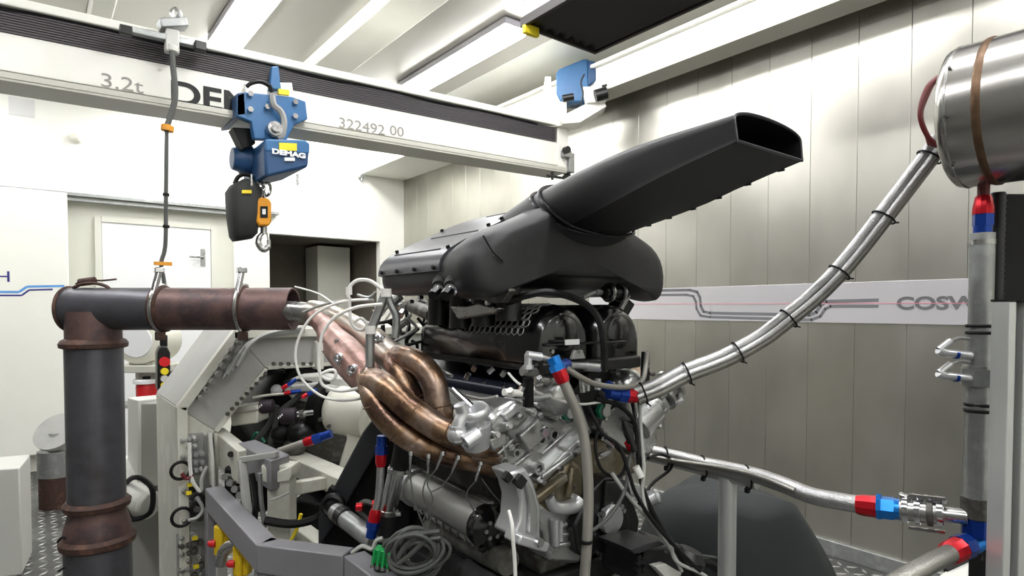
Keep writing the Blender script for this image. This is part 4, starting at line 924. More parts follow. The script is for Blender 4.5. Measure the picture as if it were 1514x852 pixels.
# throttle linkage and silver brackets under the airbox
tb = build(B().ptsprism([onX(x, y, .82) for x, y in ((700,438),(724,418),(742,414),(754,430),(742,448),(720,448))], X_*.02), 'throttle_bracket', 'alu_dark', en, bev=.004)
c = onX(737, 432, .82); build(B().cyl(c, c-X_*.012, .011, n=16), 'pivot', 'chrome', tb)
build(B().ptsprism([onX(x, y, .83) for x, y in ((664,452),(690,452),(706,448),(735,456),(728,464),(712,466),(702,468),(676,472))], X_*.03), 'linkage_plate', 'steel', en, bev=.004)
build(B().cyl(onX(608,452,.9), onX(640,466,.88), .02, n=16), 'throttle_shaft', 'alu_dark', en)
for x, y in ((592,436),(610,446),(624,440),(700,442),(724,448)): bolt(en, onX(x, y, .83), -X_, .006, .01, 'chrome')
# ------------------------------------------------------------------ airbox
AX, AS = 1.06, .865
def sect(y, pts, dz=0, sc=1):
    half = [(u*sc, z+dz) for u, z in pts]                 # left half, from bottom centre round to ridge
    full = half+[(-u, z) for u, z in reversed(half[1:-1])] if half[0][0] == 0 and half[-1][0] == 0 else half
    return [V((AX+u*AS, y, z)) for u, z in full]
fr_ = [(0,1.72),(-.18,1.726),(-.25,1.724),(-.315,1.668),(-.36,1.667),(-.385,1.69),(-.392,1.735),(-.375,1.785),(-.33,1.82),(-.26,1.842),(-.18,1.868),(-.1,1.905),(0,1.93)]
re_ = [(0,1.70),(-.2,1.70),(-.25,1.688),(-.31,1.682),(-.36,1.686),(-.378,1.70),(-.385,1.735),(-.375,1.765),(-.335,1.793),(-.26,1.826),(-.18,1.858),(-.1,1.89),(0,1.92)]
mx = lambda a, b, t: [(p[0]*(1-t)+q_[0]*t, p[1]*(1-t)+q_[1]*t) for p, q_ in zip(a, b)]
def shr(p, s, zc=1.77): return [(u*(.25+.75*s) if 0 else u*s, zc+(z-zc)*s) for u, z in p]
secs = [sect(1.052, shr(fr_, .80)), sect(1.058, shr(fr_, .90)), sect(1.075, shr(fr_, .97)), sect(1.10, fr_), sect(1.13, fr_), sect(1.155, mx(fr_, re_, .3)), sect(1.18, mx(fr_, re_, .9)), sect(1.2, re_), sect(1.4, re_), sect(1.47, re_), sect(1.5, shr(re_, .985)), sect(1.515, shr(re_, .95)), sect(1.52, shr(re_, .85))]
ab = build(B().loft(secs), 'airbox', 'airbox', en, sm=60, sub=1)
ab.data.shade_smooth()
LP = cr([V((a, 0, b)) for a, b in re_[6:]], 2)          # lid profile from the lower edge up to the ridge
def lidp(f, y, sg_, off=.004):
    x = f*(len(LP)-1); i = min(int(x), len(LP)-2); p = LP[i].lerp(LP[i+1], x-i); d = LP[i+1]-LP[i]; n = V((-d.z, 0, d.x)).normalized()
    p = p+n*off; return V((AX-sg_*p.x*AS, y, p.z))
for sg_ in (-1, 1):                                   # two lids, one over each bank
    NP = 14; top = []; bot = []
    for i in range(NP):
        f = .0+.97*i/(NP-1); y0 = 1.19+.02*f-.0*f; y1 = 1.497+.006*math.sin(f*3)
        top.append([lidp(f, y0+(y1-y0)*k/8, sg_) for k in range(9)]); bot.append([lidp(f, y0+(y1-y0)*k/8, sg_, -.012) for k in range(9)])
    b = B(); vs_ = [p for r in top for p in r]+[p for r in bot for p in r]; m_ = NP*9; fs_ = []
    for i in range(NP-1):
        for j in range(8):
            q0 = i*9+j; fs_.append((q0,q0+1,q0+10,q0+9)); fs_.append((q0+m_,q0+9+m_,q0+10+m_,q0+1+m_))
        for j in (0, 8): q0 = i*9+j; fs_.append((q0,q0+9,q0+9+m_,q0+m_))
    for j in range(8):
        for i in (0, NP-1): q0 = i*9+j; fs_.append((q0,q0+1,q0+1+m_,q0+m_))
    build(B().add(vs_, fs_), 'airbox_lid', 'airbox_lid', ab, sm=50)
    for f, ya, yb in ((.3,1.24,1.47),(.55,1.22,1.44),(.9,1.22,1.4)):
        build(B().tube([lidp(f, ya+(yb-ya)*k/5, sg_, .004) for k in range(6)], .0022, 6), 'lid_crease', 'airbox', ab)
    for f, y in ((.05,1.21),(.05,1.3),(.05,1.39),(.05,1.475),(.3,1.205),(.62,1.215),(.72,1.215),(.9,1.215),(.35,1.485),(.7,1.485)):
        p = lidp(f, y, sg_, .002); q_ = lidp(f, y, sg_, .011); build(B().cyl(p, q_, .005, n=8), 'screw', 'black', ab)
# seam lines on the shoulders 
build(B().tube([onY(714,348,1.048), onY(728,372,1.048), onY(744,388,1.05)], .0018, 6), 'moulding_seam', 'black_satin', ab)
# injector bosses with silver plugs on the left lobe
for px in (653, 671):
    c = onX(px, 424, .735); d = V((-.75,-.45,-.45)).normalized()
    ib = build(B().lathe(c+d*-.04, d, [(0,.03),(.035,.026),(.05,.02)], 18), 'injector_boss', 'airbox', ab)
    build(B().lathe(c+d*.005, d, [(0,.014),(.012,.015),(.014,.011),(.028,.011)], 16), 'injector', 'chrome', ab)
    build(B().lathe(c+d*.028, d, [(0,.014),(.02,.012)], 8), 'injector_plug', 'black_gloss', ab)
# neck and snorkel
def dring(c, u, v, hw, hh, k=.5, n=40):                # k=1: oval, k=0: flat-bottomed arch with upright sides
    out = []; q = n//4; D = []
    for i in range(q): D.append((1-.02*(1-i/q), -1+1.25*i/q) if i else (.985, -1))                 # right side
    for i in range(2*q): th = math.pi*i/(2*q); D.append((math.cos(th), .25+.75*math.sin(th)**.8 if 0 < th < math.pi else .25))
    for i in range(q): D.append((-1+.02*i/q, .25-1.25*i/q))
    m = n//3; bot = [(-.985+1.97*i/m, -1) for i in range(m)]
    D = D+bot; N = len(D)
    for i, (x, y) in enumerate(D):
        r = math.hypot(x, y); ox, oy = x/r, y/r
        out.append(c+u*(x*(1-k)+ox*k)*hw+v*(y*(1-k)+oy*k)*hh)
    return out
C0 = V((1.085, 1.105, 1.888)); vt = V((0,.78,.625)); 
nk = []
for f in (0, .3, .65, 1):
    c = V((1.085, 1.27, 1.79)).lerp(C0, f); nk.append(dring(c, X_, V((0,.78-.2*(1-f),.625)).normalized(), .2-.055*f, .125-.022*f, .75))
build(B().loft(nk), 'neck', 'airbox', ab, sm=60)
CM = V((1.083, .60, 1.972)); 
rings = []; inner_ = []
for f in (0,.12,.25,.4,.55,.7,.85,1):
    c = C0.lerp(CM, f); v = vt.lerp(V((0,.12,1)), min(1, f*1.6)).normalized(); hh = .1+(.031-.1)*min(1, f**.75); hw = .137+(.118-.137)*f; k = .8*(1-min(1, f*1.8))
    bow = .010*math.sin(math.pi*f)
    rings.append(dring(c+Z_*bow, X_, v, hw, hh, k)); inner_.append(dring(c+Z_*bow, X_, v, hw-.004, hh-.004, k))
sn = build(B().loft(rings+list(reversed(inner_[2:])), True, True), 'snorkel', 'airbox', ab, sm=35)
build(B().loft([inner_[3], [p+Y_*.01 for p in inner_[3]]]), 'snorkel_throat', 'black', ab)
lip = B().tube(dring(CM, X_, V((0,.12,1)).normalized(), .117, .0305, 0), .0028, 6, True); build(lip, 'snorkel_lip', 'airbox_lid', ab)
for off in (0., .035):
    f = off*1.6; c = C0.lerp(CM, f); v = vt.lerp(V((0,.12,1)), f*1.6).normalized()
    rg = dring(c, X_, v, .141, .103-.01*f, .8)
    build(B().tube(rg, .0045, 6, True), 'clamp_band', 'clamp_dark', ab)
for i in range(1, 7):
    p = rings[i][0].lerp(rings[i+1][0], .4); build(B().box(p, (.005,.014,.005)), 'edge_clip', 'airbox', ab)
# right-hand end fittings below the right lobe
p = onY(905, 432, 1.1)
lk = build(B().cyl(onY(862,440,1.1), onY(880,432,1.1), .006, n=10).cyl(onY(880,432,1.1), onY(925,434,1.1), .008, n=10), 'linkage_rod', 'panel_grey', en)
for x in (900, 917): 
    c = onY(x, 433, 1.09); build(B().tube([c+(Z_*math.cos(t)+Y_*math.sin(t))*.021 for t in [2*math.pi*k/16 for k in range(16)]], .005, 6, True), 'rod_clamp', 'steel', lk)
build(B().cyl(onY(893,433,1.09), onY(925,433,1.09), .016, n=14), 'actuator', 'black_satin', en)
ey([(912,466),(928,440),(940,450),(934,460),(926,474),(918,472)], 1.12, .06, 'black_satin', 'position_sensor')
build(B().bar(onY(915,462,1.1), onY(929,436,1.1), .012, .012, (0,1,0)), 'sensor_bracket', 'panel_grey', en, bev=.002)
# thermal wrap stub and black boot, right bank
build(B().tube(cr([onY(*p) for p in ((905,535,1.25),(918,524,1.22),(932,540,1.2),(938,562,1.2))], 6), .024, 14), 'wrapped_pipe', 'thermal_wrap', en)
# right bank end: pump with cap and hose tail
c = onY(958, 606, 1.06); ax = V((.7,-.1,.55)).normalized()
rp = build(B().lathe(c-ax*.06, ax, [(0,.05),(.07,.05),(.075,.042),(.1,.042)], 24), 'end_pump', 'cast_alu', en)
build(B().lathe(c+ax*.045, ax, [(0,.03),(.01,.05),(.02,.05),(.024,.03),(.05,.03),(.052,.046),(.062,.046)], 24), 'pump_cap', 'steel', rp)
build(B().cyl(onY(972,615,1.03), onY(976,631,1.03), .011, n=12).cyl(onY(975,628,1.03), onY(974,632,1.03), .013, n=10), 'drain_plug', 'steel', rp)
build(B().pipe([onY(968,588,1.04), onY(984,570,1.04)], .024, .018, 20), 'outlet', 'cast_alu', rp)
bolt(rp, onY(998,594,1.04), V((1,-.3,.2)), .012, .02, 'chrome')
ey([(930,592),(952,585),(966,600),(958,620),(940,625),(930,612)], 1.04, .07, 'cast_alu', 'pump_housing', bev=.01)
ey([(896,580),(915,560),(935,562),(938,578),(920,592),(900,592)], 1.06, .08, 'cast_alu', 'cam_cap', bev=.01)
for k in range(3): ey([(905+9*k,566-2*k),(909+9*k,564-2*k),(914+9*k,586-2*k),(910+9*k,588-2*k)], 1.05, .02, 'alu_clean', 'fin', bev=.002)
# valley between the banks: black rail, green ringed sensors
ey([(838,590),(872,545),(905,548),(912,575),(905,630),(884,645),(846,628)], 1.09, .04, 'black_satin', 'valley_cover', bev=.006)
for x, y in ((840,610),(892,608)):
    c = onY(x, y, 1.06); g_ = build(B().lathe(c+Y_*.01, -Y_, [(0,.02),(.012,.02),(.014,.016)], 6), 'green_flange', 'green_ring', en); build(B().cyl(c-Y_*.004, c-Y_*.012, .0135, n=20), 'sensor_face', 'alu_clean', g_)
    for dx in (-.018,.018): bolt(g_, c+Z_*dx, -Y_, .005, .012, 'chrome')
for x0, y0, x1, y1, r, m in ((842,540,880,542,.008,'alu_clean'),(866,542,886,544,.011,'alu_clean'),(860,560,862,580,.007,'steel'),(869,560,869,578,.006,'steel'),(884,560,884,576,.008,'alu_clean'),(790,562,838,566,.009,'steel'),(772,576,800,568,.007,'steel'),(782,590,812,585,.008,'alu_clean'),(745,580,770,582,.008,'white_wire')):
    build(B().cyl(onY(x0,y0,1.0), onY(x1,y1,1.0), onY(x0,y0,1.0).length*0+r, n=10), 'fuel_rail_piece', m, en)
build(B().cyl(onY(781,560,.99), onY(781,600,1.0), .012, n=12), 'rubber_boot', 'black', en)
for x, y in ((770,578),(786,582),(776,590),(795,565),(808,570),(757,584),(700,548),(690,560),(722,552),(742,556)):
    c = onY(x, y, 1.0 if x > 750 else 1.2); build(B().cyl(c, c+V((.012*random.uniform(-1,1),-.008,.012)), .007, n=8), 'fitting', random.choice(['chrome','steel','white_wire']), en)
for pts, r, m in ((((752,552,1.1),(765,566,1.05),(785,576),(820,590),(860,598),(900,592)),.003,'white_wire'),(((690,585,1.2),(715,590,1.1),(735,586)),.003,'grey_wire'),(((618,535,1.3),(650,548,1.3),(668,556,1.25)),.005,'steel')):
    build(B().wire([onY(p[0], p[1], p[2] if len(p) > 2 else 1.0) for p in pts], r), 'small_line', m, en)
# ================================================================== engine stand
st = thing('engine_stand', 'dark steel engine stand under and behind the engine', 'engine stand', V((XE, 1.4, 0)))
build(B().box((XE, 1.32, .9), (.42, .66, .045)), 'top_plate', 'stand_dark', st, bev=.006)
for x in (-.16, .16):
    for y in (1.08, 1.58): build(B().box((XE+x, y, .44), (.07,.07,.88)), 'leg', 'stand_dark', st, bev=.005)
build(B().box((XE, 1.0, .84), (.5, .03, .16)), 'front_plate', 'stand_dark', st, bev=.006)
P = [onY(x, y, .93) for x, y in ((940,815),(1010,806),(1020,850),(945,866))]
fb = build(B().ptsprism(P, Y_*.12), 'front_bracket', 'stand_dark', st, bev=.006)
P = [onY(x, y, .9) for x, y in ((930,812),(975,800),(985,806),(940,820))]; build(B().ptsprism(P, Y_*.1), 'top_lug', 'plate_gun', st, bev=.003)
for x, y in ((941,824),(949,822),(941,842),(949,840)): bolt(fb, onY(x, y, .93), -Y_, .009, .01, 'black_satin')
build(B().cyl(onY(940,795,1.05), onY(1010,830,.95), .022, n=16), 'clamp_bar', 'stand_dark', st)
P = [onY(x, y, .9) for x, y in ((968,838),(985,834),(1008,848),(1005,858),(985,856))]; build(B().ptsprism(P, Y_*.02), 'white_plate', 'grey_box', st, bev=.002)
# black rubber bellows lying under the engine
b = B(); pth = cr([at(*p) for p in ((600,880,1.5),(650,862,1.46),(700,866,1.42),(760,885,1.36))], 8); 
build(b.tube(pth, [.06+.006*math.sin(k*1.3) for k in range(len(pth))], 20), 'rubber_bellows', 'black_rubber', st)
# ------------------------------------------------------------------ black mounting plate at the gearbox end
mp_ = thing('mounting_plate', 'black steel mounting plate with grey edge behind the exhaust header', 'mounting plate', V((at(520,740,1.95).x, at(520,740,1.95).y, 0)))
build(B().ptsprism(ats(1.9, (500,742),(560,650),(600,640),(606,760),(606,852),(482,852),(478,790)), FW*.05), 'web', 'black', mp_, bev=.004)
build(B().ptsprism(ats(1.86, (482,742),(536,640),(552,618),(575,640),(512,745),(495,775),(470,810),(470,770)), FW*.04), 'edge_strip', 'plate_gun', mp_, bev=.006)
P = ats(1.85, (478,738),(487,720),(495,726),(487,744)); build(B().ptsprism(P, FW*.03), 'slot', 'black', mp_)
c = at(494, 746, 1.83); bush = build(B().lathe(c, -FW, [(0,.036),(.02,.036),(.024,.028),(.02,.02),(.03,.016),(.032,.004)], 28), 'bush', 'black_satin', mp_)
build(B().cyl(at(497,757,1.8), at(556,802,1.62), .027, n=20), 'strut', 'galv', mp_)
build(B().cyl(at(505,762,1.78), at(512,768,1.75), .03, n=20), 'strut_collar', 'black_satin', mp_)
build(B().ptsprism(ats(1.92, (470,760),(482,745),(500,770),(510,852),(476,852)), FW*.12), 'lower_web', 'black_satin', mp_, bev=.006)
pb = ats(1.9,(482,852),(606,852)); build(B().hexa([V((p.x,p.y,0)) for p in (pb[0], pb[1], pb[1]+FW*.06, pb[0]+FW*.06)]+[p for p in (pb[0], pb[1], pb[1]+FW*.06, pb[0]+FW*.06)]), 'pedestal', 'black', mp_)
# ------------------------------------------------------------------ coolant riser: rubber - steel - rubber
cv = thing('coolant_pipe', 'upright coolant pipe of black rubber and polished steel with clamps', 'coolant pipe', at(572, 812, 1.55))
t = 1.5
build(B().tube(cr(ats(t, (598,640),(596,665),(590,695)), 6), .024, 18), 'rubber_sleeve', 'black_rubber', cv)
build(B().cyl(at(588,690,t), at(572,762,t), .0215, n=20), 'steel_tube', 'chrome', cv)
build(B().tube(cr(ats(t, (573,755),(572,775),(570,800)), 6), .024, 18), 'rubber_sleeve', 'black_rubber', cv)
for x, y in ((588,696),(573,757),(570,794)):
    c = at(x, y, t); build(B().lathe(c-Z_*.006, Z_+RT*.15, [(0,.0245),(.001,.0262),(.011,.0262),(.012,.0245)], 20).cyl(c+RT*.024-FW*.015, c+RT*.036-FW*.015, .006, n=8), 'hose_clamp', 'steel', cv)
build(B().cyl(at(570,800,t), at(566,852,t), .024, n=18), 'rubber_tail', 'black_rubber', cv)
fh = thing('fuel_line', 'slim braided fuel line with red and blue fittings beside the coolant pipe', 'hose', at(556, 790, 1.46))
t = 1.46
build(B().wire(ats(t, (563,688),(562,710),(560,735),(556,755)), .0095, 12), 'hose', 'braided', fh)
an_joint(fh, at(563,690,t), at(564,660,t)-at(563,690,t), .0115, l1=.03, l2=.045)
an_joint(fh, at(556,753,t), at(551,780,t)-at(556,753,t), .0125, l1=.03, l2=.04)
for x, y in ((527,750),(551,746)):
    c = at(x, y, 1.7); build(B().cyl(c, c+RT*.018, .012, n=10), 'red_end', 'red_anod', fh)
build(B().wire(ats(1.72, (530,748),(540,742),(552,746)), .008).wire(ats(1.72, (528,752),(540,765),(548,775)), .007), 'link_hose', 'grey_cable', fh)
# ------------------------------------------------------------------ coil of grey cable and green connector block
cbz = thing('cable_coil', 'coil of dark grey cable hanging beside the guard rail', 'cable coil', at(615, 840, 1.36))
for k in range(20):
    c = at(616+random.uniform(-8,8), 818+random.uniform(-5,8), 1.36+random.uniform(-.02,.03)); rx = .054+random.uniform(-.022,.014); rz = .05+random.uniform(-.018,.012)
    tl = random.uniform(-.35,.35); ax1 = (RT*math.cos(tl)+Z_*math.sin(tl)); ax2 = (Z_*math.cos(tl)-RT*math.sin(tl)+FW*random.uniform(-.4,.4)).normalized()
    build(B().tube([c+ax1*math.cos(u)*rx+ax2*math.sin(u)*rz for u in [2*math.pi*j/24 for j in range(24)]], .0045, 8, True), 'cable_turn', 'grey_cable', cbz)
for pts in (((588,826),(600,806),(622,790),(650,786)),((588,834),(604,822),(630,800),(652,795))): build(B().wire(ats(1.34, *pts), .0055), 'cable_tail', 'grey_cable', cbz)
gcn = thing('green_connector', 'bright green terminal connector plugged with grey leads', 'connector', at(562, 842, 1.37))
gb = build(B().ptsprism(ats(1.36, (554,812),(580,818),(575,840),(548,832)), FW*.03), 'housing', 'green', gcn, bev=.003)
for k in range(4):
    f = k/3; p = at(554+22*f, 812+5*f, 1.35); build(B().bar(p-Z_*.036+RT*-.006, p, .004, .006, FW), 'rib', 'green', gcn)
    q_ = at(550+23*f, 834+7*f, 1.35); build(B().cyl(q_, q_-Z_*.008, .005, n=8), 'screw', 'steel', gcn)
for k in range(5): build(B().wire(ats(1.37, (566+3*k,816+1.5*k),(578+3*k,812+2*k),(592+3*k,820+2*k),(600,828)), .0035), 'lead', 'white_wire' if k % 2 else 'grey_wire', gcn)
build(B().wire(ats(1.4, (520,818),(535,808),(550,812),(556,800),(566,796)), .005), 'lead', 'grey_wire', gcn)
# ================================================================== hoses on the engine front
fhose = thing('drain_hose', 'thick clear grey hose with red and blue fitting hanging down the engine front', 'hose', onY(868, 852, .9))
P = [onY(*p) for p in ((832,562,.93),(842,585,.92),(855,615,.91),(864,650,.9),(869,700,.89),(870,745,.885),(868,800,.88),(863,870,.88),(860,930,.88))]
build(B().tube(cr(P, 6), .011, 14), 'hose', 'hose_grey', fhose)
an_joint(fhose, P[0]+(P[0]-P[1]).normalized()*-.006, P[0]-P[1], .0135, l1=.028, l2=.03, m2='light_blue_anod')
build(B().cyl(onY(824,545,.94), onY(838,538,.96), .012, n=12), 'blue_elbow', 'blue_anod', fhose)
c = onY(866,801,.88); build(B().lathe(c-Z_*.003, Z_, [(0,.0135),(.006,.0135)], 16), 'cable_tie', 'black', fhose)
th_ = thing('vent_line', 'thin pale grey vent line arching across the front of the engine', 'hose', onY(880, 575, .95))
P = [onY(*p) for p in ((786,526,.97),(805,530,.96),(830,540,.95),(855,556,.94),(880,568,.94),(915,573,.95),(940,570,.97),(951,560,.99),(955,540,1.0),(957,522,1.0))]
build(B().tube(cr(P, 6), .0065, 10), 'hose', 'hose_grey', th_)
build(B().cyl(onY(781,541,.97), onY(781,524,.97), .0085, n=12).cyl(onY(779,525,.97), onY(800,528,.963), .009, n=12).cyl(onY(781,546,.97), onY(781,540,.97), .012, n=6), 'elbow_fitting', 'alu_clean', th_)
build(B().cyl(onY(772,549,.98), onY(792,551,.98), .01, n=12).cyl(onY(781,549,.98), onY(781,545,.975), .013, n=10), 'tee', 'steel', th_)
sbk = thing('stay_bracket', 'slotted upright black stay bracket beside the right cylinder bank', 'bracket', onY(956, 575, 1.02))
build(B().ptsprism([onY(x, y, 1.02) for x, y in ((951,575),(961,575),(961,522),(953,520))], Y_*.012), 'upright', 'black_satin', sbk, bev=.002)
for y in (522, 532, 542): build(B().cyl(onY(957,y,1.015), onY(957,y,1.005), .006, n=10), 'bolt', 'steel', sbk)
build(B().cyl(onY(958,552,1.0), onY(966,553,1.0), .007, n=10), 'knob', 'alu_dark', sbk)
# ------------------------------------------------------------------ braided hose bundle up to the tank
bz = [(940,586,1.46),(975,572,1.47),(1015,552,1.49),(1060,535,1.50),(1090,521,1.50),(1130,498,1.50),(1165,471,1.49),(1205,438,1.48),(1240,403,1.46),(1275,361,1.44),(1305,322,1.42),(1345,270,1.40),(1378,226,1.38),(1392,206,1.37)]
BZ = cr([at(*p) for p in bz], 5)
def off_path(P, a, b):
    out = []
    for i, p in enumerate(P):
        d = (P[min(i+1, len(P)-1)]-P[max(i-1, 0)]).normalized(); u = d.cross(FW).normalized(); out.append(p+u*a+FW*b)
    return out
lbl = ['upper braided steel hose running from the engine to the steel tank', 'lower braided steel hose running from the engine to the steel tank', 'slim braided steel hose between two thicker ones up to the tank']
for k, (a, b, r) in enumerate(((.0125,0,.0118),(-.0125,.002,.0118),(0,-.014,.008))):
    P = off_path(BZ, a, b)
    h = thing('braided_hose', lbl[k], 'hose', P[0])
    build(B().tube(P, r, 12), 'hose', ('braided','braided_dark','braided')[k], h)
    if k == 0:
        for (x, y, tt) in ((1378,236,1.385),(1305,322,1.42),(1240,403,1.46),(1165,471,1.49),(1090,521,1.50),(1015,552,1.49),(953,582,1.465)):
            c = at(x, y, tt); i = min(range(len(BZ)), key=lambda j: (BZ[j]-c).length); c = BZ[i]; d = (BZ[min(i+1,len(BZ)-1)]-BZ[max(i-1,0)]).normalized(); u = d.cross(FW).normalized()
            build(B().tube([c+u*math.cos(q_)*.0275-FW*(.004-math.sin(q_)*.0205) for q_ in [2*math.pi*j/20 for j in range(20)]], .0022, 6, True).cyl(c-u*.024-FW*.008, c-u*.034-FW*.008+d*.006, .002, n=6), 'cable_tie', 'black', h)
            bolt(h, c+d*.03-FW*.012, -FW, .003, .003, 'black')
    if k == 1:
        c = at(942,587,1.46); an_joint(h, c, at(910,582,1.44)-c, .015, l1=.03, l2=.05)
        build(B().cyl(at(908,581,1.44), at(897,571,1.46), .0155, n=14), 'blue_elbow', 'blue_anod', h)
# ------------------------------------------------------------------ steel tank at top right
Xt = at(1440,170,1.25).x
c0 = onX(1414, 178, Xt); rt = .141
tk2 = thing('steel_tank', 'horizontal stainless steel tank with brown weld seam on a black post', 'tank', V((c0.x, c0.y-.3, c0.z-rt)))
build(B().lathe(c0, -Y_, [(0,rt*.93),(.006,rt*.985),(.015,rt),(.62,rt),(.63,rt*.97)], 56), 'shell', 'can_steel', tk2)
build(B().lathe(c0-Y_*.016, -Y_, [(0,rt),(.001,rt+.0015),(.004,rt+.0015),(.005,rt)], 56), 'end_seam', 'steel', tk2)
build(B().lathe(c0-Y_*.06, -Y_, [(0,rt-.001),(.004,rt+.0022),(.012,rt+.0026),(.017,rt-.001)], 56), 'weld_seam', 'weld', tk2)
for k in range(3):
    th = math.radians(150+k*40); p = c0-Y_*.022+(X_*math.cos(th)+Z_*math.sin(th))*(rt+.001); bolt(tk2, p, p-(c0-Y_*.022), .003, .003, 'alu_dark', 'rivet')
for k in range(3):
    o = .012*k
    P = ats(1.34, (1390,112+3*k),(1372+5*k,128+3*k),(1361+6*k,158),(1362+6*k,180-2*k),(1372+5*k,202-3*k),(1386,216-3*k))
    rh = build(B().tube(cr([p+FW*o for p in P], 6), .0052, 10), 'red_hose', 'dark_red_hose', None, ('outermost','middle','innermost')[k]+' of three dark red hoses curving round the tank end', 'hose', 'dark red hoses at the tank end')
# ------------------------------------------------------------------ galvanised riser pipe with fittings
tR = 1.24
rp_ = thing('riser_pipe', 'upright galvanised pipe with union fittings below the steel tank', 'pipe', V((at(1447,600,tR).x, at(1447,600,tR).y, at(1447,775,tR).z)))
rb = at(1447,600,tR); rb = V((rb.x, rb.y, 0))
def rz(py): return at(1447, py, tR).z
def seg(y0, y1, r, name, m='galv', n=24): return build(B().cyl(rb+Z_*rz(y1), rb+Z_*rz(y0), r, n=n), name, m, rp_)
seg(345,490,.0215,'upper_pipe'); seg(355,362,.0225,'collar','steel'); seg(487,545,.0245,'socket'); seg(545,570,.0325,'union_nut','galv',8); seg(541,546,.029,'union_ring','steel'); seg(568,604,.0255,'socket'); seg(600,755,.0235,'lower_pipe'); seg(735,765,.0275,'collar','alu_dark')
build(B().lathe(rb+Z_*rz(317), Z_, [(0,.0185),(.012,.0185),(.034,.0145),(.038,.012)], 12), 'red_socket', 'red_anod', rp_, sm=25)
build(B().cyl(rb+Z_*rz(334), rb+Z_*rz(316), .0185, n=6).cyl(rb+Z_*rz(346), rb+Z_*rz(333), .0165, n=16), 'blue_nut', 'blue_anod', rp_, sm=30)
build(B().cyl(rb+Z_*rz(290), rb+Z_*rz(262), .011, n=12), 'tank_stub', 'dark_red_hose', rp_)
for y, n in ((482,1),(492,1),(607,1),(598,1)):
    c = rb+Z_*rz(y); build(B().tube(cr([c-RT*.026, c-FW*.027, c+RT*.03-FW*.012, c+RT*.062-FW*.004+Z_*.004, c+RT*.03+FW*.02, c+FW*.026], 5, True), .0035, 6, True), 'cable_tie', 'black', rp_)
for y, dy_ in ((522,-6), (556,4)):
    a_ = at(1428, y+4, tR-.01); b_ = at(1388, y, tR-.01)
    nz_ = build(B().cyl(a_+RT*.01, b_+RT*.012, .008, n=12).cyl(b_+RT*.012, b_+Z_*.006-RT*.001, .0085, n=10).cyl(b_+Z_*.006, b_+RT*.024+Z_*.024, .007, n=10), 'gauge_fitting', 'alu_clean', rp_)
    build(B().cyl(a_.lerp(b_, .3), a_.lerp(b_, .42), .0088, n=12), 'blue_band', 'blue_anod', nz_)
    build(B().wire([b_+RT*.022+Z_*.022, b_+RT*.04+Z_*.03, b_+RT*.062+Z_*.028], .004), 'lead', 'panel_grey', nz_)
# bottom elbow fitting and braided tail
build(B().cyl(rb+Z_*rz(766), rb+Z_*rz(792), .026, n=8), 'blue_nut', 'blue_anod', rp_, sm=30)
ej = rb+Z_*rz(792); k0 = at(1418, 808, tR)
build(B().tube(cr([ej, at(1446,800,tR), at(1434,808,tR-.01), at(1424,808,tR-.02)], 6), .019, 14), 'blue_elbow', 'light_blue_anod', rp_)
ed = at(1380,832,tR-.06)-at(1430,806,tR-.02)
build(B().cyl(at(1430,806,tR-.02), at(1418,811,tR-.03), .025, n=8), 'blue_nut', 'blue_anod', rp_, sm=30)
build(B().lathe(at(1418,811,tR-.03), ed, [(0,.024),(.03,.023),(.045,.018)], 10), 'red_socket', 'red_anod', rp_, sm=25)
build(B().wire(ats(tR, (1404,819,tR-.05),(1370,836,tR-.09),(1335,856,tR-.12),(1290,885,tR-.15)), .018, 14), 'braided_tail', 'braided_dark', rp_)
# ------------------------------------------------------------------ handrail with hose
hr = thing('handrail', 'aluminium tube handrail on an upright post beside the engine', 'handrail', V((at(1076,720,1.62).x, at(1076,720,1.62).y, 0)))
ra = [(930,668,1.95),(985,680,1.82),(1076,703,1.62),(1120,714,1.55)]
build(B().tube(cr([at(*p) for p in ra], 8), .0185, 18), 'rail_tube', 'alu_extr', hr)
pp = at(1076,706,1.62); build(B().cyl(V((pp.x,pp.y,0)), pp, .0235, n=20), 'post', 'alu_extr', hr)
build(B().cyl(pp-RT*.012+V((.0,0,-.02)), V((pp.x,pp.y,.0))-RT*.034, .0, n=6) if 0 else B().box((pp.x, pp.y, .006), (.14,.14,.012)), 'foot', 'alu_extr', hr, bev=.002)
ch = thing('coolant_hose', 'thick braided coolant hose strapped to the handrail with red and blue fitting', 'hose', at(1260, 755, 1.35))
hpz = [(945,664,1.9),(1000,676,1.77),(1040,686,1.68),(1105,700,1.55),(1150,714,1.48),(1200,733,1.42),(1240,741,1.38),(1270,746,1.36)]
HP = cr([at(*p) for p in hpz], 6)
build(B().tube(HP, .0195, 16), 'hose', 'braided', ch)
build(B().tube(off_path(cr([at(*p) for p in ((945,672,1.88),(1000,683,1.75),(1060,692,1.62),(1120,706,1.51),(1170,726,1.44))], 6), .004, -.014), .008, 10), 'slim_hose', 'braided_dark', ch)
for (x, y, tt) in ((985,676,1.8),(1040,690,1.68),(1105,706,1.55)):
    c = at(x, y, tt); d = (at(1105,706,1.55)-at(1040,690,1.68)).normalized(); u = d.cross(FW).normalized()
    build(B().tube([c+u*math.cos(q_)*.03+FW*math.sin(q_)*.028 for q_ in [2*math.pi*j/24 for j in range(24)]], .0028, 6, True).box(c-Z_*.034, (.01,.01,.012)), 'cable_tie', 'black', ch)
hd_ = (at(1430,765,tR)-at(1266,746,1.36)).normalized(); s0 = at(1266,746,1.36)
def along(a): return s0+hd_*a
LL = (at(1425,765,tR)-s0).length
def fr2(px): return LL*(px-1266)/(1425-1266)
build(B().lathe(along(0), hd_, [(0,.0205),(.012,.0235),(fr2(1300),.0245)], 10), 'red_socket', 'red_anod', ch, sm=25)
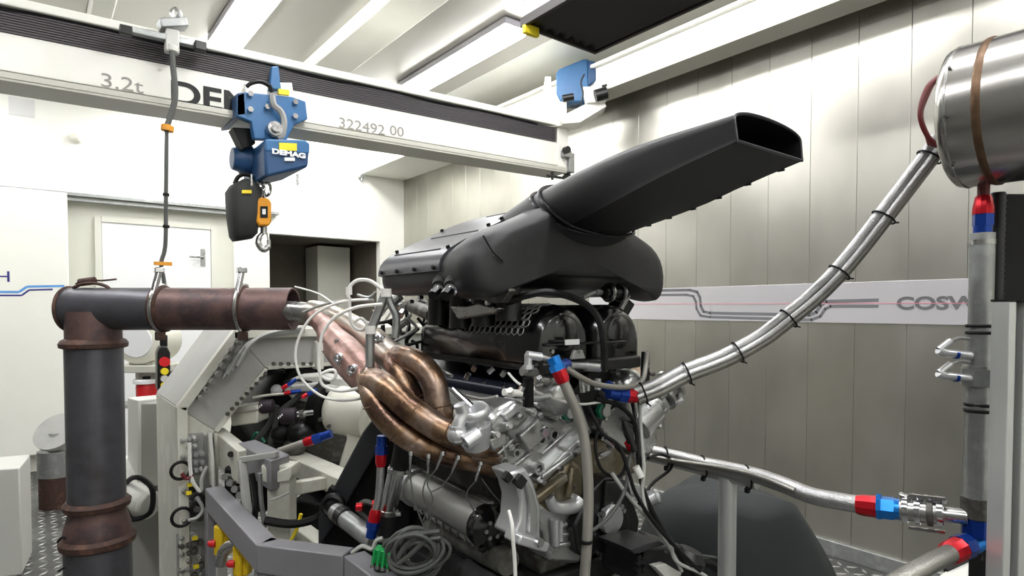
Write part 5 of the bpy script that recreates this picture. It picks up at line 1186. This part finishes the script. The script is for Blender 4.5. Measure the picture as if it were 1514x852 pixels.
build(B().cyl(along(fr2(1299)), along(fr2(1306)), .029, n=8).cyl(along(fr2(1306)), along(fr2(1326)), .025, n=6).cyl(along(fr2(1326)), along(fr2(1335)), .023, n=12), 'blue_nut', 'light_blue_anod', ch, sm=30)
cpl = build(B().cyl(along(fr2(1334)), along(fr2(1398)), .023, n=20), 'coupling', 'steel', ch)
for px in (1342, 1360, 1378, 1392):
    c = along(fr2(px)); build(B().lathe(c-hd_*.006, hd_, [(0,.024),(.001,.028),(.011,.028),(.012,.024)], 22), 'clamp_band', 'chrome' if px != 1378 else 'alu_dark', cpl)
    build(B().cyl(c+Z_*.03-FW*.012, c+Z_*.03+FW*.014, .006, n=8).box(c+Z_*.027, (.014,.016,.01)), 'clamp_bolt', 'chrome', cpl)
for z in (.036, -.034): build(B().bar(along(fr2(1342))+Z_*z-FW*.012, along(fr2(1394))+Z_*z-FW*.012, .006, .006), 'tie_rod', 'chrome', cpl)
build(B().cyl(along(fr2(1396)), along(fr2(1430)), .0165, n=20), 'steel_tube', 'steel', ch)
# ------------------------------------------------------------------ black post, extrusion and bench at the right edge
bpz = at(1500, 500, 1.33)
bpost = thing('black_post', 'wide black post carrying the steel tank', 'post', V((bpz.x, bpz.y, 0)))
R_ = Matrix.Rotation(-YAW, 3, 'Z')
build(B().box(V((bpz.x,bpz.y,(c0.z-rt)/2-.003)), (.13,.07,c0.z-rt-.006), R_), 'column', 'black', bpost, bev=.004)
bl = B(); P = [at(1476,285+4*k,1.27) for k in range(130)]; 
build(B().tube([V((P[0].x,P[0].y,z)) for z in [P[0].z-.006*k for k in range(130)]], [.0125+.002*(k % 2) for k in range(130)], 12), 'ribbed_conduit', 'black_satin', bpost)
exz = at(1492, 600, 1.15); zt2 = at(1491,446,1.15).z
ep = thing('aluminium_extrusion', 'upright slotted aluminium profile in front of the black post', 'profile', V((exz.x, exz.y, 0)))
w = .026
for s in (-1, 1): build(B().box(V((exz.x,exz.y,zt2/2))+RT*s*.0145, (.0145,.042,zt2), R_), 'flange', 'alu_extr', ep, bev=.002)
build(B().box(V((exz.x,exz.y,zt2/2))+FW*.008, (.016,.026,zt2-.004), R_), 'slot', 'panel_grey', ep)
build(B().box(V((exz.x,exz.y,zt2+.002)), (.045,.044,.004), R_), 'end_cap', 'black', ep)
zb2 = .78
bq = [onZ(x, y, zb2) for x, y in ((1395,852),(1446,820),(1480,800),(1560,852))]
bn_ = thing('side_bench', 'pale grey bench top with black edge strip below the riser pipe', 'bench', V((bq[2].x, bq[2].y, 0)))
a0 = onZ(1398,845,zb2); a1 = onZ(1470,812,zb2)
e1 = a0-RT*.2-FW*.15; 
build(B().ptsprism([V((p.x,p.y,zb2-.02)) for p in (e1, a0-FW*.2, a1+RT*.35-FW*.1, a1+RT*.4+FW*.1, a1, a0)], Z_*.02), 'top', 'grey_box', bn_, bev=.002)
build(B().bar(a0+Z_*.002, a1+Z_*.012, .012, .012), 'edge_strip', 'black', bn_)
build(B().ptsprism([V((p.x,p.y,0)) for p in (a0+FW*-.02+RT*.05, a1-FW*.02, a1+RT*.3-FW*.08, a0-FW*.15+RT*.3)], Z_*(zb2-.02)), 'cabinet', 'frame_grey', bn_)
# ------------------------------------------------------------------ cloth cover
cvm = B(); cc2 = at(1075, 800, 2.35); n = 44; m = 12; secs = []
ztop = at(1040,722,2.35).z
for j in range(m+1):
    v = j/m; rg = []
    for k in range(n):
        th = 2*math.pi*k/n
        rx = (.25+.2*min(1, v*1.6)**.7+.03*v); ry = .2+.12*min(1, v*1.5)
        fold = 1+.05*v*math.sin(th*7+1+2*v)+.045*v*math.sin(th*11+2)+.03*math.sin(th*3+5*v)
        x = math.cos(th)*rx*fold; y = math.sin(th)*ry*fold
        zz = ztop*(1-v**1.25)+.0
        zz += .012*math.sin(x*19+y*9)*(1-v)+.01*math.sin(x*31-y*14+1)*(1-v)
        zz -= (.12*(x/.4)**2 if x > 0 else .03*(x/.3)**2)*(1-v)*1.6
        rg.append(V((cc2.x, cc2.y, 0))+RT*(x+.02)+FW*y+Z_*max(zz, 0.003))
    secs.append(rg)
top_ = [V((cc2.x,cc2.y,0))+RT*.02+Z_*(ztop+.004)+(p-V((cc2.x,cc2.y,0))-RT*.02-Z_*p.z)*.3 for p in secs[0]]
build(B().loft([top_]+secs), 'dust_cover', 'cover_cloth', None, 'dark green black cloth cover draped over equipment by the steel wall', 'cloth cover', sm=80)
# ------------------------------------------------------------------ cables down the front right of the engine
cabs = [
 ('black cable hanging from the engine valley past the right bank', 'black', .0055, [(880,590,1.0),(915,600,.98),(938,625,.96),(943,670,.95),(950,720,.93),(975,775,.9),(1010,830,.88),(1040,870,.87)]),
 ('black cable looping below the red clip on the engine front', 'black', .0045, [(870,600,1.0),(890,640,.96),(915,660,.94),(930,700,.92),(940,730,.91),(965,770,.89),(1000,810,.87),(1035,845,.86)]),
 ('pale grey cable falling from the right bank to the post', 'grey_wire', .0045, [(945,590,1.0),(948,640,.96),(952,690,.93),(950,730,.92),(962,770,.9),(990,800,.89),(1000,830,.88),(1040,850,.86),(1080,880,.85)]),
 ('grey cable crossing the black pump cover', 'grey_cable', .0045, [(935,640,.97),(930,690,.95),(922,730,.93),(900,765,.92),(876,785,.93)]),
 ('grey cable running down to the dark stand bracket', 'grey_wire', .0045, [(905,700,.95),(930,735,.93),(960,770,.91),(990,810,.89),(1008,845,.88)]),
 ('looped black cable in front of the timing cover', 'black', .004, [(888,622,1.0),(880,660,.98),(890,695,.97),(915,705,.96),(925,680,.96),(905,655,.98),(885,640,1.0)]),
 ('black cable looping over the handrail end', 'black', .0045, [(945,745,.98),(965,715,1.05),(990,695,1.1),(993,680,1.1),(975,672,1.1),(958,678,1.05)]),
 ('twin black cable along the inner side of the right bank', 'black_satin', .005, [(930,575,1.0),(940,620,.97),(945,660,.95),(948,700,.94),(956,745,.92),(985,790,.9),(1020,840,.87)]),
 ('grey cable bending round the handrail post', 'grey_cable', .0055, [(985,815,.9),(1005,822,.95),(1040,823,1.1),(1065,828,1.25),(1090,848,1.3),(1110,880,1.3)])]
for lab, m_, r, pts in cabs:
    build(B().wire([onY(*p) for p in pts], r, 8, 8), 'cable', m_, None, lab, 'cable')
cc3 = onY(930, 648, .95)
rc = thing('wire_clip', 'black cable connector with red ring on the engine front', 'connector', cc3)
build(B().tube([onY(*p) for p in ((922,622,.955),(928,640,.95),(938,668,.94))], [.006,.011,.008], 12), 'sleeve', 'black_satin', rc)
build(B().cyl(onY(930,654,.95), onY(934,662,.95), .012, n=14), 'red_ring', 'red_anod', rc)
build(B().cyl(onY(940,690,.93), onY(948,706,.92), .009, n=10), 'white_plug', 'white_wire', rc)
for x, y, x1, y1 in ((893,648,906,660),(886,675,900,668)): build(B().cyl(onY(x,y,.98), onY(x1,y1,.98), .007, n=10), 'silver_plug', 'chrome', rc)
wd = thing('wire_drain_tube', 'thin straight pale tube hanging down in front of the engine mount leg', 'tube', onY(762, 860, .93))
build(B().wire([onY(*p) for p in ((752,755,.95),(757,775,.935),(758,792,.93),(761,830,.93),(763,880,.93))], .004, 8), 'tube', 'white_wire', wd)
bm2 = thing('black_motor', 'round black motor at the foot of the cables', 'motor', onY(1010, 852, .93))
c = onY(1018, 846, .95); build(B().lathe(c-X_*.03, V((.3,-.2,.9)), [(0,.04),(.05,.045),(.07,.03)], 20), 'body', 'black_satin', bm2)
build(B().wire([onY(1020,835,.95), onY(1045,832,.97), onY(1062,842,.99)], .012), 'lead', 'black', bm2)
c = onY(948, 742, 1.0); build(B().lathe(c, V((.6,-.5,.3)), [(0,.018),(.008,.02),(.016,.018),(.024,.02),(.032,.018),(.04,.02),(.048,.015)], 16), 'ribbed_fitting', 'alu_clean', en)
